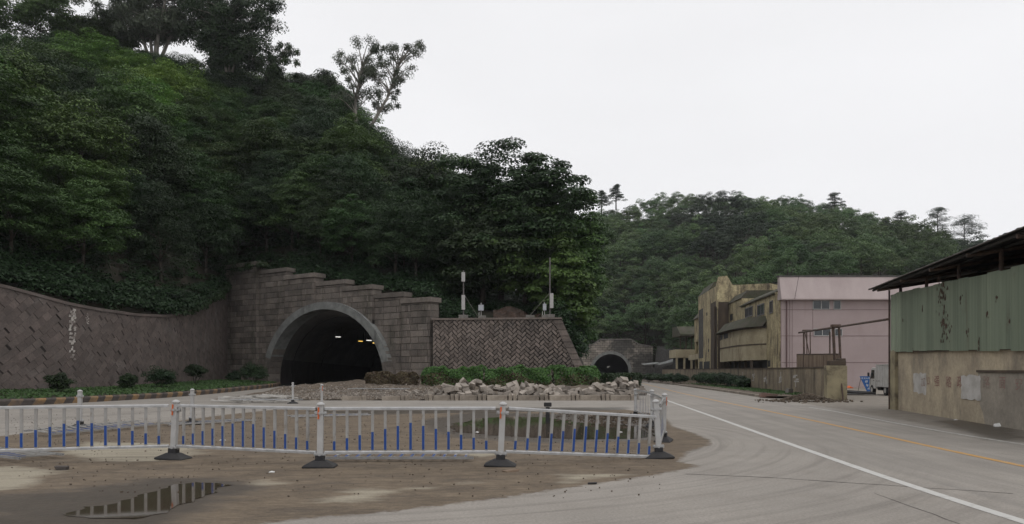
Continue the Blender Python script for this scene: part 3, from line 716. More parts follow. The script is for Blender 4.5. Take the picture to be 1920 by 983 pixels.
while s < Lk-.7:
    a, t = loc_on(LK, s); c, t2 = loc_on(LK, s+.62); n = Vector((-t.y, t.x, 0)); n2 = Vector((-t2.y, t2.x, 0)); z = gz(a.x, a.y); z2 = gz(c.x, c.y)
    prof = [(0, 0), (-.02, .25), (.0, .30), (.08, .35), (.3, .35), (.3, 0)]
    vs = [a+n*u+t*(.7*v)+Vector((0, 0, z+v-.02)) for u, v in prof]+[c+n2*u+t2*(.7*v)+Vector((0, 0, z2+v-.02)) for u, v in prof]; m_ = len(prof)
    mk[k % 2].add(vs, [(i, i+1, m_+i+1, m_+i) for i in range(m_-1)]+[tuple(range(m_)), tuple(range(2*m_-1, m_-1, -1))])
    s += .62; k += 1
mk[0].build('dark_band', M['kerb_dark'], kerbL); mk[1].build('yellow_band', M['kerb_yellow'], kerbL)
# verge between kerb and wall
mb = MB(); n = 50
vg = []
for k in range(n+1):
    a, t = loc_on(LK, Lk*k/n); f = k/n; q = LW(LW.L*(.12+.88*f) if f < 1 else LW.L, 0, .0)
    nrm = Vector((-t.y, t.x, 0)); a2 = a+nrm*.28; vg.append((a2+Vector((0, 0, gz(a.x, a.y)+.31)), Vector((q.x, q.y, gz(q.x, q.y)+.5))))
for (a, b_), (c, d_) in zip(vg, vg[1:]):
    m1, m2 = a.lerp(b_, .5)+Vector((0, 0, .05)), c.lerp(d_, .5)+Vector((0, 0, .05)); mb.add([a, c, m2, m1, b_, d_], [(0, 1, 2, 3), (3, 2, 5, 4)])
tag(mb.build('verge', M['soil']), kind='structure')

# ---- leaves -------------------------------------------------------
def leafmesh(name, cen, nrm, size, mats, rnd=None, aspect=.55, mi=None, droop=0.):
    """cen, nrm (n,3); each leaf a slightly folded four-cornered blade"""
    n = len(cen); nrm = nrm/np.linalg.norm(nrm, axis=1, keepdims=True)
    r = RNG.normal(size=(n, 3)); r[:, 2] -= droop
    t = r-(r*nrm).sum(1, keepdims=True)*nrm; t /= np.linalg.norm(t, axis=1, keepdims=True)
    b = np.cross(nrm, t); s = (size*RNG.uniform(.65, 1.25, n))[:, None] if np.isscalar(size) else size[:, None]
    v = np.stack([cen-t*s*.5, cen-b*s*.5*aspect+nrm*s*.06, cen+t*s*.5, cen+b*s*.5*aspect+nrm*s*.06], 1).reshape(-1, 3)
    me = bpy.data.meshes.new(name); me.vertices.add(4*n); me.vertices.foreach_set('co', v.astype('f').ravel())
    me.loops.add(4*n); me.loops.foreach_set('vertex_index', np.arange(4*n)); me.polygons.add(n); me.polygons.foreach_set('loop_start', np.arange(0, 4*n, 4))
    for m in mats: me.materials.append(m)
    if mi is not None: me.polygons.foreach_set('material_index', mi)
    me.update(calc_edges=True); a = me.attributes.new('rnd', 'FLOAT', 'FACE'); a.data.foreach_set('value', (RNG.random(n) if rnd is None else rnd).astype('f'))
    return me
def link(name, me, parent=None):
    o = bpy.data.objects.new(name, me); COL.objects.link(o); o.parent = parent; return o
def clumps(C, rc, per, flat=.5, up=.8, size=.28, jit=.12, fill=.25):
    """C (k,3) clump centres, each a flattened dome of leaves facing up and out"""
    k = len(C); rc = np.broadcast_to(rc, (k,)); idx = np.repeat(np.arange(k), per); n = len(idx)
    d = RNG.normal(size=(n, 3)); d /= np.linalg.norm(d, axis=1, keepdims=True)
    d[:, 2] = np.where(d[:, 2] < -.15, -d[:, 2], d[:, 2])
    rad = np.where(RNG.random(n) < fill, RNG.uniform(.3, .9, n), RNG.uniform(.85, 1.08, n))
    p = C[idx]+d*np.array([1, 1, flat])*(rc[idx]*rad)[:, None]
    nr = d*np.array([1, 1, 1.2])+np.array([0, 0, up])+RNG.normal(size=(n, 3))*.38
    tone = np.repeat(RNG.random(k), per)*.6+RNG.random(n)*.4
    return p, nr, tone
def crown_pts(n, R_, Hc, zc, lower=-.35, shell=(.62, 1.0), sq=1.):
    d = RNG.normal(size=(n*3, 3)); d /= np.linalg.norm(d, axis=1, keepdims=True); d = d[d[:, 2] > lower][:n]
    r = RNG.uniform(shell[0], shell[1], len(d))[:, None]
    lump = 1+.16*np.sin(d[:, :1]*5+d[:, 1:2]*3+1)+.12*np.sin(d[:, 1:2]*7-d[:, 2:3]*4)
    lump = np.minimum(lump, 1.1)
    return d*r*lump*np.array([R_, R_, Hc])+np.array([0, 0, zc])
def limbs(mb, C, zt, r0, base=(0, 0, 0), lean=(0, 0), n=10):
    b0 = Vector(base); top = Vector((lean[0], lean[1], zt))
    mids = [b0.lerp(top, t)+Vector((random.uniform(-.12, .12), random.uniform(-.12, .12), 0))*zt*.12*t for t in (0, .25, .5, .75, 1)]
    mb.path(mids, [r0*1.25, r0, r0*.85, r0*.68, r0*.5], 8)
    for i in range(n):
        c = Vector(C[random.randrange(len(C))]); s = mids[random.choice([2, 3, 3, 4])]; m_ = s.lerp(c, .5)+Vector((0, 0, .08*zt*random.uniform(-.3, 1)))
        mb.path([s, m_, c], [r0*.42, r0*.25, r0*.08], 5)
def make_tree(name, R_, Ht, nc, per, rc, size, leaf, bark='bark', flat=.5, up=.8, lower=-.35, shell=(.6, 1), trunk_r=.2, droop=0, aspect=.55, hc=.42):
    Hc = Ht*hc; zc = Ht-Hc
    C = crown_pts(nc, R_, Hc, zc, lower, shell)
    p, nr, tone = clumps(C, RNG.uniform(rc*.7, rc*1.3, len(C)), per, flat, up, size)
    me = leafmesh('crown', p, nr, size, [M[leaf]], tone, aspect, droop=droop)
    mb = MB(); limbs(mb, C, zc*.95, trunk_r)
    root = empty(name); link('crown', me, root); mb.build('trunk', M[bark], root, smooth=True, fix=False)
    return root
# ------------------------------------------------------------------ near hill
WALLP = [(-420, 33, 9.5), (-250, 37, 9.2), (-100, 42, 8.2), (0, 47.2, 7.1), (60, 49, 6.9), (120, 50.6, 6.5), (180, 53, 6.2), (250, 57, 6.1), (310, 60.5, 6.1), (345, 64, 6.5), (375, 68.5, 7.6), (405, 74.5, 9.2), (428, 80.5, 11.2),
         (486, 78.5, 11.6), (540, 76, 11.2), (594, 73.5, 10.5), (648, 71.2, 9.9), (703, 69.2, 9.2), (757, 67.2, 8.6), (812, 65.4, 8.1), (830, 64.8, 6.2), (950, 64.2, 6.15), (1052, 63.7, 6.1), (1080, 65, 3.6), (1108, 67, .3), (1135, 70, -.2)]
TH = [(-420, 70), (0, 78), (300, 76), (500, 66), (640, 62), (760, 62), (830, 50), (950, 42), (1060, 36), (1110, 26), (1135, 10)]
SKY = [(-420, 60), (0, 95), (150, 60), (300, 95), (480, 118), (540, 140), (640, 168), (690, 235), (760, 285), (830, 330), (900, 410), (1000, 430), (1060, 470), (1100, 560), (1135, 700)]
def wd(x): return interp(x, [(a, b_) for a, b_, c in WALLP])
def wz(x): return interp(x, [(a, c) for a, b_, c in WALLP])
def hill(x, t):
    dw = wd(x)+.5; T = interp(x, TH); d = dw+t*T; de = dw+T
    zs = max(0, H+(HZ-interp(x, SKY))*de/F-9.5); z0 = wz(x)-.15
    zs = max(zs, z0+.3) if x < 1070 else zs*sst(1135, 1070, x) if False else max(zs, 0)
    zz = z0+(zs-z0)*(min(t, 1)**.86); 
    if t > 1: zz -= (t-1)*T*.35
    zz += .5*math.sin(x*.03+t*9)*t
    return Vector(((x-CX)*d/F, d, zz))
xs = list(range(-420, 1136, 12))+[1135]; ts = [0, .03, .07, .12, .18, .25, .33, .42, .52, .62, .73, .84, .94, 1.0, 1.15, 1.5, 2.2]
mb = MB()
V = [[hill(x, t) for t in ts] for x in xs]
for i, x in enumerate(xs):
    a = V[i][0].copy(); a.z = -.3; V[i].insert(0, a)
flat_ = [v for r_ in V for v in r_]; m_ = len(ts)+1
mb.add(flat_, [(i*m_+j, (i+1)*m_+j, (i+1)*m_+j+1, i*m_+j+1) for i in range(len(xs)-1) for j in range(m_-1) if not (j == 0 and 440 < xs[i] < 800)])
tag(mb.build('wooded_hill', M['soil'], smooth=True, fix=False), kind='structure')

# ------------------------------------------------------------------ far hill
FB = [(980, 196), (1100, 196), (1220, 196), (1300, 165), (1460, 118), (1650, 112), (2000, 105), (2300, 100)]
FR = [(980, 290), (1250, 300), (1500, 300), (1650, 285), (1800, 260), (2300, 250)]
FS = [(980, 470), (1060, 430), (1110, 392), (1160, 378), (1250, 367), (1330, 363), (1420, 364), (1480, 368), (1560, 382), (1640, 402), (1700, 425), (1780, 440), (1850, 452), (1950, 470), (2300, 520)]
FT = 9.
def fhill(x, t):
    d0 = interp(x, FB); d1 = interp(x, FR); d = d0+(d1-d0)*t
    zs = H+(HZ-interp(x, FS))*d1/F-FT*.95; z0 = 8.2 if x < 1220 else interp(x, [(1220, 7), (1300, 1), (2300, 0)])
    if t > 1: return Vector(((x-CX)*d/F, d, zs-(t-1)*40))
    zz = z0+(zs-z0)*(t**.9)+1.6*math.sin(x*.021+t*6)*math.sin(t*3.1)
    return Vector(((x-CX)*d/F, d, zz))
xs = list(range(980, 2301, 20)); ts = [0, .08, .16, .25, .35, .45, .55, .65, .75, .85, .93, 1., 1.1, 1.4, 2.0]
V = [[fhill(x, t) for t in ts] for x in xs]
for r_ in V: a = r_[0].copy(); a.z = -.3; r_.insert(0, a)
flat_ = [v for r_ in V for v in r_]; m_ = len(ts)+1; mb = MB()
mb.add(flat_, [(i*m_+j, (i+1)*m_+j, (i+1)*m_+j+1, i*m_+j+1) for i in range(len(xs)-1) for j in range(m_-1) if not (j == 0 and 1085 < xs[i] < 1200)])
tag(mb.build('far_hill', M['soil'], smooth=True, fix=False), kind='structure')

# ------------------------------------------------------------------ trees
def protos(n, *a, **k): return [make_tree(*a, **k) for _ in range(n)]
PR = {}
PR['broad'] = protos(4, 'broadleaf_tree', 4.7, 10, 120, 190, 1.2, .27, 'leaf_mid', flat=.5, up=1.0, lower=-.65, hc=.47)
PR['dark'] = protos(2, 'dark_tree', 4.3, 10.5, 110, 190, 1.15, .24, 'leaf_dark', flat=.7, up=.6, lower=-.7, hc=.47)
PR['light'] = protos(3, 'bright_tree', 5.0, 9.5, 125, 180, 1.15, .25, 'leaf_light', flat=.42, up=1.1, lower=-.5, hc=.44)
used = set()
def plant(kind, loc, s, rz, label, group, name=None, sz=None, cat='tree'):
    pl = PR[kind]; i = random.randrange(len(pl)); p = pl[i]
    if id(p) in used: o = copy_tree(p)
    else: o = p; used.add(id(p))
    if name: o.name = name
    o.location = loc; o.rotation_euler = (random.uniform(-.06, .06), random.uniform(-.06, .06), rz); o.scale = (s, s, sz or s)
    return tag(o, label, cat, group)
G1 = 'trees in the wood above the left wall and portal'
random.seed(21); nnear = 0
for row in range(15):
    t = .035+row*.069
    T_ = 70; x = -420.
    while x < 860:
        q0 = hill(x, t); step = random.uniform(5.0, 7.0)*F/q0.y
        xx = x+random.uniform(-.2, .2)*step; tt = max(.035, t+random.uniform(-.02, .02)); q = hill(xx, tt); x += step
        px_edge = xx
        if row < 2 and 425 < xx < 820: tt += .05; q = hill(xx, tt)
        if row < 2 and xx > 425 and random.random() < .35: continue
        if row == 0 and xx < 425:
            if random.random() < .3: continue
        s = random.uniform(.72, 1.12)
        if row <= 1: s = random.uniform(.5, .72) if xx > 425 else random.uniform(.62, .85)
        bright = math.sin(xx*.013+tt*7)+.6*math.sin(xx*.027-tt*13)+random.uniform(-.5, .5)
        y_ = q.z
        k = 'light' if (bright > .75 and tt > .4) else ('dark' if bright < -.35 or xx > 640 and random.random() < .5 else 'broad')
        zx = 'above the curved left wall' if xx < 425 else ('above the large tunnel portal' if xx < 812 else 'behind the herringbone wall')
        zy = 'low on the left hill' if tt < .36 else ('halfway up the left hill' if tt < .7 else 'near the crest of the left hill')
        cl = {'light': 'fresh green spreading tree', 'broad': 'mid green broadleaf tree', 'dark': 'dark small leaved tree'}[k]
        lab = (cl+' '+zy+', '+zx, cl.replace(' tree', ' trees')+' '+zy+', '+zx)
        lab_old = {'light': ('fresh green spreading tree in the wood on the steep left hill', 'fresh green trees on the left hill'),
               'broad': ('mid green broadleaf tree in the wood on the steep left hill', 'mid green trees on the left hill'),
               'dark': ('dark green small leaved tree in the wood on the steep left hill', 'dark trees on the left hill')}[k]
        plant(k, q-Vector((0, 0, .3)), s, random.uniform(0, 6.28), lab[0], lab[1], sz=s*random.uniform(.85, 1.1)); nnear += 1
for (x, t) in ((445, .06), (470, .12), (500, .05), (520, .14), (548, .07), (575, .13), (600, .06), (630, .1), (660, .05), (700, .08), (740, .05), (780, .08), (455, .2), (500, .24), (560, .22), (620, .2), (410, .08), (425, .15), (385, .05)):
    plant(random.choice(['dark', 'broad']), hill(x, t)-Vector((0, 0, .3)), random.uniform(.62, .85), random.uniform(0, 6), 'small dense tree crowded just behind the top of the large portal', 'small trees crowded behind the portal top')
# promontory trees on the right of the near hill
def special(name, label, x, t, kw, s=1, hillfn=hill):
    tr = make_tree(name, **kw); q = hillfn(x, t); tr.location = q-Vector((0, 0, .3)); tr.rotation_euler = (0, 0, random.uniform(0, 6)); tr.scale = (s, s, s)
    tr.rotation_euler = (0, 0, 0); return tag(tr, label, 'tree')
def big(x, ytop, d, zb, R_, leaf, label, nc=110, per=230, size=.31, rc=1.35, flat=.55, lower=-.55):
    zt = H+(HZ-ytop)*d/F; kw = dict(R_=R_, Ht=zt-zb, nc=int(nc*1.7), per=per, rc=rc, size=size, leaf=leaf, flat=flat, up=.7, lower=max(-.97, lower-.35), shell=(.45, 1.), trunk_r=.28, hc=.5, aspect=.68)
    tr = make_tree('promontory_tree', **kw); tr.location = ((x-CX)*d/F, d, zb); return tag(tr, label, 'tree')
big(940, 282, 75, 8.5, 7.0, 'leaf_dark', 'tallest broad dark tree above the herringbone wall with a rounded top', 150)
big(1018, 300, 73, 7.8, 5.6, 'leaf_dark', 'dark spreading tree above the herringbone wall just right of the tallest crown', 120)
big(862, 300, 78, 9.5, 4.8, 'leaf_mid', 'dark green tree left of the tallest crown above the herringbone wall', 90)
big(1066, 372, 73, 4.2, 3.2, 'leaf_mid', 'narrow dense tree hanging over the sloping wall end, rightmost on the near hill', 110, lower=-.9)
big(1076, 450, 76, 2.5, 2.0, 'leaf_mid', 'low dense tree between the near hill and the distant portal', 80, rc=1.0, lower=-.95)
big(1055, 470, 68.5, 4.2, 3.0, 'leaf_mid', 'ivy green bushy tree leaning above the right antenna pole', 80, rc=1.0, lower=-.9)
big(985, 400, 72, 8.0, 4.6, 'leaf_mid', 'lower leafy tree above the wall between the two antenna poles', 90)
big(905, 400, 72, 8.0, 4.6, 'leaf_dark', 'lower dark leafy tree above the left antenna pole', 90)
big(820, 350, 80, 12, 4.6, 'leaf_mid', 'green tree on the slope just above the right end of the large portal', 90)
# far hill trees: one mesh each, they are too small to show parts
def farproto(R_, Ht, nc, per, rc, size, leaf, flat=.6):
    Hc = Ht*.45; zc = Ht-Hc; C = crown_pts(nc, R_, Hc, zc, -.3, (.65, 1)); p, nr, tone = clumps(C, RNG.uniform(rc*.7, rc*1.3, len(C)), per, flat, .8, size)
    me = leafmesh('far_tree', p, nr, size, [M[leaf], M['bark']], tone)
    return me
def addtrunk(me, Ht):
    import bmesh
    bm = bmesh.new(); bm.from_mesh(me); r_ = bmesh.ops.create_cone(bm, cap_ends=False, segments=6, radius1=.22, radius2=.1, depth=Ht*.7, matrix=Matrix.Translation((0, 0, Ht*.35)))
    for v_ in r_['verts']:
        for f in v_.link_faces: f.material_index = 1
    bm.to_mesh(me); bm.free(); return me
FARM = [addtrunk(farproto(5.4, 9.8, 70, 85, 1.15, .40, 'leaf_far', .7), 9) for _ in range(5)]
FDARK = [addtrunk(farproto(4.6, 11, 42, 95, 1.4, .42, 'leaf_pine', .5), 10) for _ in range(2)]
random.seed(5); nfar = 0
for row in range(16):
    t = .0+row*.067; x = 1040
    while x < 1960:
        q0 = fhill(x, t); step = random.uniform(6.6, 9.4)*F/q0.y; xx = x+random.uniform(-.25, .25)*step; tt = min(1.02, max(.01, t+random.uniform(-.03, .03))); q = fhill(xx, tt); x += step
        if xx > 1700 and q.z < H+(HZ-560)*q.y/F: continue
        yy = HZ-(q.z-H)*F/q.y
        if 1470 < xx < 1700 and yy > 560: continue
        dk = math.sin(xx*.012+tt*5+1)+random.uniform(-.8, .8) > .75 and .3 < tt < .92
        me_ = random.choice(FDARK if dk else FARM); o = bpy.data.objects.new('hillside_tree', me_); COL.objects.link(o); s = random.uniform(.72, 1.25) if row < 12 else random.uniform(.78, .95)
        o.location = q-Vector((0, 0, .5)); o.scale = (s, s, s*random.uniform(.85, 1.2)); o.rotation_euler = (0, 0, random.uniform(0, 6.28)); nfar += 1
        zx = 'left of the derelict building' if xx < 1310 else ('above the derelict building' if xx < 1465 else ('above the pink building' if xx < 1650 else 'above the shed roof'))
        zy = 'at the foot of the distant hill' if tt < .35 else ('halfway up the distant hill' if tt < .75 else 'on the ridge of the distant hill')
        cl = 'dark feathery tree' if dk else 'rounded green tree'
        tag(o, cl+' '+zy+', '+zx, 'tree', cl.replace(' tree', ' trees')+' '+zy+', '+zx)
        if 1: continue
        if dk: tag(o, 'dark feathery tree in the wood on the distant hill', 'tree', 'dark trees on the distant hill')
        else: tag(o, 'rounded green tree in the wood on the distant hill', 'tree', 'green trees on the distant hill')
print('TREES near', nnear, 'far', nfar)
# pines with layered plates on the skyline
def pine(name, base, Ht, R_, label, tiers=7, lean=0, leaf='leaf_pine', size=.48):
    C = []
    for k in range(tiers):
        f = k/(tiers-1); z = Ht*(.42+.56*f); rr = R_*(1-.75*f)*random.uniform(.75, 1.15)
        for j in range(random.randint(5, 8)): a = random.uniform(0, 6.28); q = rr*random.uniform(.2, 1.1); C.append((q*math.cos(a)+lean*f, q*math.sin(a), z+random.uniform(-.6, .6)))
    C = np.array(C); p, nr, tone = clumps(C, RNG.uniform(.6, 1.4, len(C))*R_*.28, 120, .4, 1.0, size)
    root = empty(name, base, 0, label, 'tree'); link('crown', leafmesh('crown', p, nr, size, [M[leaf]], tone, .3), root)
    mb = MB(); mb.path([(0, 0, -.5), (lean*.3, 0, Ht*.5), (lean, 0, Ht*.97)], [.28, .2, .06], 6)
    for c in C: mb.tube((lean*c[2]/Ht, 0, c[2]-.3), c, .07, .03, 5)
    mb.build('trunk', M['bark'], root, fix=False); return root
for (x, yt, d, R_, Ht, lb) in ((1128, 361, 292, 3.6, 8, 'small pine leftmost on the distant ridge'), (1155, 348, 292, 3.4, 9, 'taller pine beside a smaller one at the left of the distant ridge'), (1565, 365, 285, 4.5, 9, 'scraggy pine on the ridge above the pink building'),
      (1690, 400, 268, 5.2, 11, 'ragged pine on the ridge left of the pair by the shed roof'), (1758, 391, 262, 6.4, 14, 'tall layered pine against the sky at the right of the ridge'), (1808, 408, 258, 8.2, 12, 'wide flat topped pine against the sky just above the shed roof'), (1660, 412, 274, 4, 9, 'low pine on the falling ridge above the pink roof')):
    zt = H+(HZ-yt)*d/F; pine('ridge_pine', ((x-CX)*d/F, d, zt-Ht), Ht, R_, lb)
# eucalyptus standing out on the skyline
def euc(base, Ht, spread, stems, label, nc, per, size, lean=0, leafs='leaf_euc', rc=.9, top=.45):
    root = empty('eucalyptus_tree', base, 0, label, 'tree'); mb = MB(); C = []
    for s_ in range(stems):
        a = random.uniform(-.6, .6) if stems == 1 else -1+2*s_/(stems-1); tip = Vector((lean+spread*a*.8, random.uniform(-1, 1)*spread*.4, Ht*random.uniform(.85, 1)))
        b0 = Vector((a*.5, 0, 0)); pts = [b0, b0.lerp(tip, .3)+Vector((-a*.5, 0, 0)), b0.lerp(tip, .6)+Vector((random.uniform(-.5, .5), 0, 0)), tip]
        mb.path(pts, [.34*Ht/18, .26*Ht/18, .17*Ht/18, .05], 8)
        for k in range(nc//stems):
            f = random.uniform(top, 1.02); i = 1 if f < .6 else 2; fr = (f-(.3 if i == 1 else .6))/(.3 if i == 1 else .4); s0 = pts[i].lerp(pts[i+1], min(1, max(0, fr-.25)))
            an = random.uniform(0, 6.28); rr = spread*random.uniform(.25, 1)*(1.15-.5*abs(f-.75)*2); c = Vector((s0.x+rr*math.cos(an), s0.y+rr*math.sin(an)*.8, Ht*f)); C.append(tuple(c))
            mb.path([s0, s0.lerp(c, .5)+Vector((0, 0, .4)), c], [.09, .06, .02], 5)
    C = np.array(C); p, nr, tone = clumps(C, RNG.uniform(rc*.6, rc*1.3, len(C)), per, .85, .1, size, fill=.6); p[:, 2] -= RNG.random(len(p))*.7
    link('crown', leafmesh('crown', p, nr, size, [M[leafs]], tone, .42, droop=1.2), root); mb.build('trunk', M['bark_pale'], root, smooth=True, fix=False); return root
random.seed(9)
q = PX(660, 320, 108); euc(q, 18.5, 3.6, 2, 'slender pale eucalyptus rising alone against the sky', 95, 170, .29, lean=4.6, top=.5, rc=.85)
q = PX(290, 108, 124); euc(q-Vector((0, 0, 1.5)), 17, 9, 5, 'huge eucalyptus with fanned pale trunks cut off by the top edge', 300, 240, .42, top=.28, rc=1.6)
q = PX(430, 112, 122); euc(q-Vector((0, 0, 2)), 11.5, 5.5, 3, 'drooping dark eucalyptus right of the huge one on the crest', 210, 230, .40, top=.1, rc=1.5, leafs='leaf_dark')
q = PX(505, 140, 122); euc(q-Vector((0, 0, 1)), 5.5, 3.0, 2, 'small ragged tree on the crest jutting out to the right', 70, 170, .38, top=.1, rc=1.0, leafs='leaf_dark')
for (x, yt, d, R_, lb) in ((75, 2, 122, 7.5, 'round leafy tree at the top left corner against the sky'), (190, 30, 126, 5, 'crown on the crest between the corner tree and the huge eucalyptus'), (600, 142, 128, 4.5, 'dark crown on the skyline left of the slender eucalyptus'), (560, 145, 130, 3.5, 'small dark crown on the skyline below the jutting tree')):
    zt = H+(HZ-yt)*d/F; tr = make_tree('crest_tree', R_, 11, 190, 190, 1.3, .34, 'leaf_mid' if R_ > 4.9 else 'leaf_dark'); tr.location = ((x-CX)*d/F, d, zt-11); tag(tr, lb, 'tree')

# undergrowth on the slope (one countless mass)
P_ = []
random.seed(3)
while len(P_) < 3400:
    x = random.uniform(-330, 1085); t = random.random()**1.8*.9; q = hill(x, max(.01, t)); 
    if 880 < x < 1040 and t < .12: continue
    P_.append((q.x, q.y, q.z+random.uniform(-.2, .5)))
for k in range(420):
    x = random.uniform(-300, 425); q = hill(x, random.uniform(.0, .03)); P_.append((q.x, q.y, q.z+random.uniform(0, .7)))
for k in range(150):
    x = random.uniform(428, 870); q = hill(x, random.uniform(.01, .05)); P_.append((q.x, q.y, q.z+random.uniform(0, .5)))
for k in range(240):
    x = random.uniform(1040, 1088); q = hill(x, random.uniform(.0, .3)); P_.append((q.x, q.y, q.z+random.uniform(0, 1.5)))
P_ = np.array(P_); p, nr, tone = clumps(P_, RNG.uniform(.5, 1.15, len(P_)), 95, .6, .8, .22)
o = link('undergrowth', leafmesh('undergrowth', p, nr, .24, [M['leaf_bush']], tone)); tag(o, 'dark tangled undergrowth and creepers covering the slope under the trees', 'undergrowth', kind='stuff')
P_ = np.array([tuple(fhill(random.uniform(1020, 1960), random.random()**1.3)) for _ in range(1300)])
p, nr, tone = clumps(P_, RNG.uniform(1.2, 2.4, len(P_)), 60, .7, .8, .5)
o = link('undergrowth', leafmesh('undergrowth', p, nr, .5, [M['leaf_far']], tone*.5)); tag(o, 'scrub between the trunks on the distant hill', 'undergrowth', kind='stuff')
# creeper hanging over the wall near the portal
P_ = []
for k in range(80):
    x = random.triangular(330, 436, 428); u = LW.u_at_px(x) if x < 430 else LW.L-.2; q = LW(u, ltop(u)-abs(random.gauss(0, .35))*(x-320)/110, .1); P_.append(tuple(q))
for k in range(60):
    x = random.uniform(428, 500); u = PW.u_at_px(x); q = PW(u, 12.4+random.uniform(-.9, .3)*(500-x)/72+.2, random.uniform(-.6, .4)); P_.append(tuple(q))
P_ = np.array(P_); p, nr, tone = clumps(P_, RNG.uniform(.3, .75, len(P_)), 90, .8, .3, .2)
o = link('creeper', leafmesh('creeper', p, nr, .2, [M['leaf_bush']], tone)); tag(o, 'green creeper spilling over the wall top left of the large portal', 'creeper', kind='stuff')
# bare earth cut above the herringbone wall
mb = MB(); nn = 14
for i in range(nn):
    for j in range(6):
        def ep(i_, j_):
            x = 925+115*i_/nn; v = j_/6; d = 64.8+3.6*v+.5*math.sin(i_*1.7+j_); return Vector(((x-CX)*d/F, d, 5.9+v*(1.5+.5*math.sin(i_*.5)*math.sin(i_*.21))))
        mb.add([ep(i, j), ep(i+1, j), ep(i+1, j+1), ep(i, j+1)], [(0, 1, 2, 3)])
tag(mb.build('earth_bank', M['redsoil'], smooth=False), kind='structure')
# grass on the verge
pc = []; 
for k in range(len(vg)-1):
    for _ in range(260):
        f, g_ = random.random(), random.random()**.9; a = vg[k][0].lerp(vg[k+1][0], f); c = vg[k][1].lerp(vg[k+1][1], f); q = a.lerp(c, g_); pc.append((q.x, q.y, q.z+.06))
pc = np.array(pc); nr = RNG.normal(size=pc.shape)*.6+np.array([0, -.5, .6])
o = link('grass', leafmesh('grass', pc, nr, .26, [M['grass']], None, .4)); tag(o, 'short green grass on the left verge below the curved wall', 'grass', kind='stuff')

# ------------------------------------------------------------------ bushes and hedges
def bush(loc, rx, ry, hz, label, n=26, per=120, size=.12, leaf='leaf_bush', group=None, z0=.02, name='bush', stem=True):
    root = empty(name, loc, 0, label, 'bush', group)
    d = RNG.normal(size=(n*3, 3)); d /= np.linalg.norm(d, axis=1, keepdims=True); d = d[d[:, 2] > -.92][:n]
    C = d*RNG.uniform(.35, .95, len(d))[:, None]*np.array([rx, ry, hz*.45])+np.array([0, 0, z0+hz*.48])
    p, nr, tone = clumps(C, RNG.uniform(.2, .4, len(C))*min(rx, hz), per, .9, .4, size)
    link('foliage', leafmesh('foliage', p, nr, size, [M[leaf]], tone), root); mb = MB()
    for k in range(7): c = C[k % len(C)]; mb.tube((random.uniform(-.08, .08), 0, -.1), tuple(c), .025, .01, 5)
    mb.build('stems', M['bark'], root, fix=False); return root
for (x, yb, w_, h_, d, lb) in ((110, 746, 52, 34, 44.5, 'spiky leaved bush, leftmost on the grass below the curved wall'), (238, 738, 36, 29, 51.5, 'small round bush alone left of the widest verge bush'), (302, 735, 62, 36, 54.5, 'widest bushy shrub on the verge below the curved wall'),
      (366, 728, 40, 26, 62, 'small bush on a bare stem on the verge near the pale wall patch'), (437, 727, 28, 18, 70, 'low bush at the foot of the corner where curved wall meets portal'), (475, 727, 58, 32, 69, 'dense dark bush against the portal left of the arch')):
    q = PX(x, yb, d); zg = gz(q.x, q.y)+.42; bush((q.x, q.y, zg), w_*d/F/2, w_*d/F/2*.8, h_*d/F+.1, lb, 42, 110, .13, z0=.02 if x != 366 else .5)
# central hedge
def hedge(name, pts, wdt, z0, z1, label, leaf, n, size=.13, low=None):
    P = [Vector(p+(0,)) for p in pts]; L = plen(P); pc = []; nr = []; mi = []
    for k in range(n):
        s_ = random.uniform(0, L); a, t = loc_on(P, s_); nn = Vector((-t.y, t.x, 0)); 
        top = z1+.10*math.sin(s_*2.1)+.07*math.sin(s_*4.7+1)+.05*math.sin(s_*9.3); r = random.random()
        if r < .42: u, v, N_ = random.uniform(-1, 1)*wdt/2, top-abs(random.gauss(0, .06)), Vector((0, 0, 1))
        elif r < .85: u, v, N_ = -wdt/2-random.gauss(0, .05)+0*nn.x, random.uniform(z0, top), -nn*.8+Vector((0, 0, .5))
        else: u, v, N_ = random.uniform(-1, 1)*wdt/2, random.uniform(z0, top), nn*.5+Vector((0, 0, .5))
        bul = .12*math.sin(s_*3.3+v*4); e_ = min(1, min(s_, L-s_)/.5); v = z0+(v-z0)*(.55+.45*math.sqrt(e_))
        q = a+nn*(u*(.5+.5*e_)+bul*(-1 if u < 0 else 0)); pc.append((q.x, q.y, v)); nr.append(tuple(N_+Vector((random.gauss(0, .5), random.gauss(0, .5), random.gauss(0, .4)))))
        mi.append(1 if low and v < z0+(top-z0)*(.55+.2*math.sin(s_*1.3)) and random.random() < .7 else 0)
    me_ = leafmesh('foliage', np.array(pc), np.array(nr), size, [M[leaf], M[low or leaf]], None, .6, mi)
    root = empty(name, (0, 0, 0), 0, label, 'hedge'); link('foliage', me_, root); mb = MB()
    for k in range(int(L*3)): a, t = loc_on(P, random.uniform(.2, L-.2)); mb.tube((a.x, a.y, z0-.2), (a.x+random.uniform(-.3, .3), a.y+random.uniform(-.2, .2), z1-.25), .02, .008, 4)
    mb.build('stems', M['bark'], root, fix=False); return root
hedge('hedge', [(-6.3, 52.3), (-2, 52.3), (2.6, 53), (6.2, 55)], 1.7, .5, 1.98, 'long clipped green hedge behind the rubble, brown towards its foot', 'leaf_hedge', 30000, .15, 'leaf_hedge_red')
hedge('hedge', [(-10.6, 54.5), (-8.6, 54), (-6.7, 53.6)], 1.3, .5, 1.62, 'low reddish brown hedge stretch in front of the right foot of the large portal', 'leaf_hedge_red', 7000, .14)
hedge('hedge', [(6.6, 58), (8.4, 60.5)], 1.7, .4, 1.5, 'rounded dark green hedge end in front of the distant tunnel', 'leaf_bush', 6000, .15)
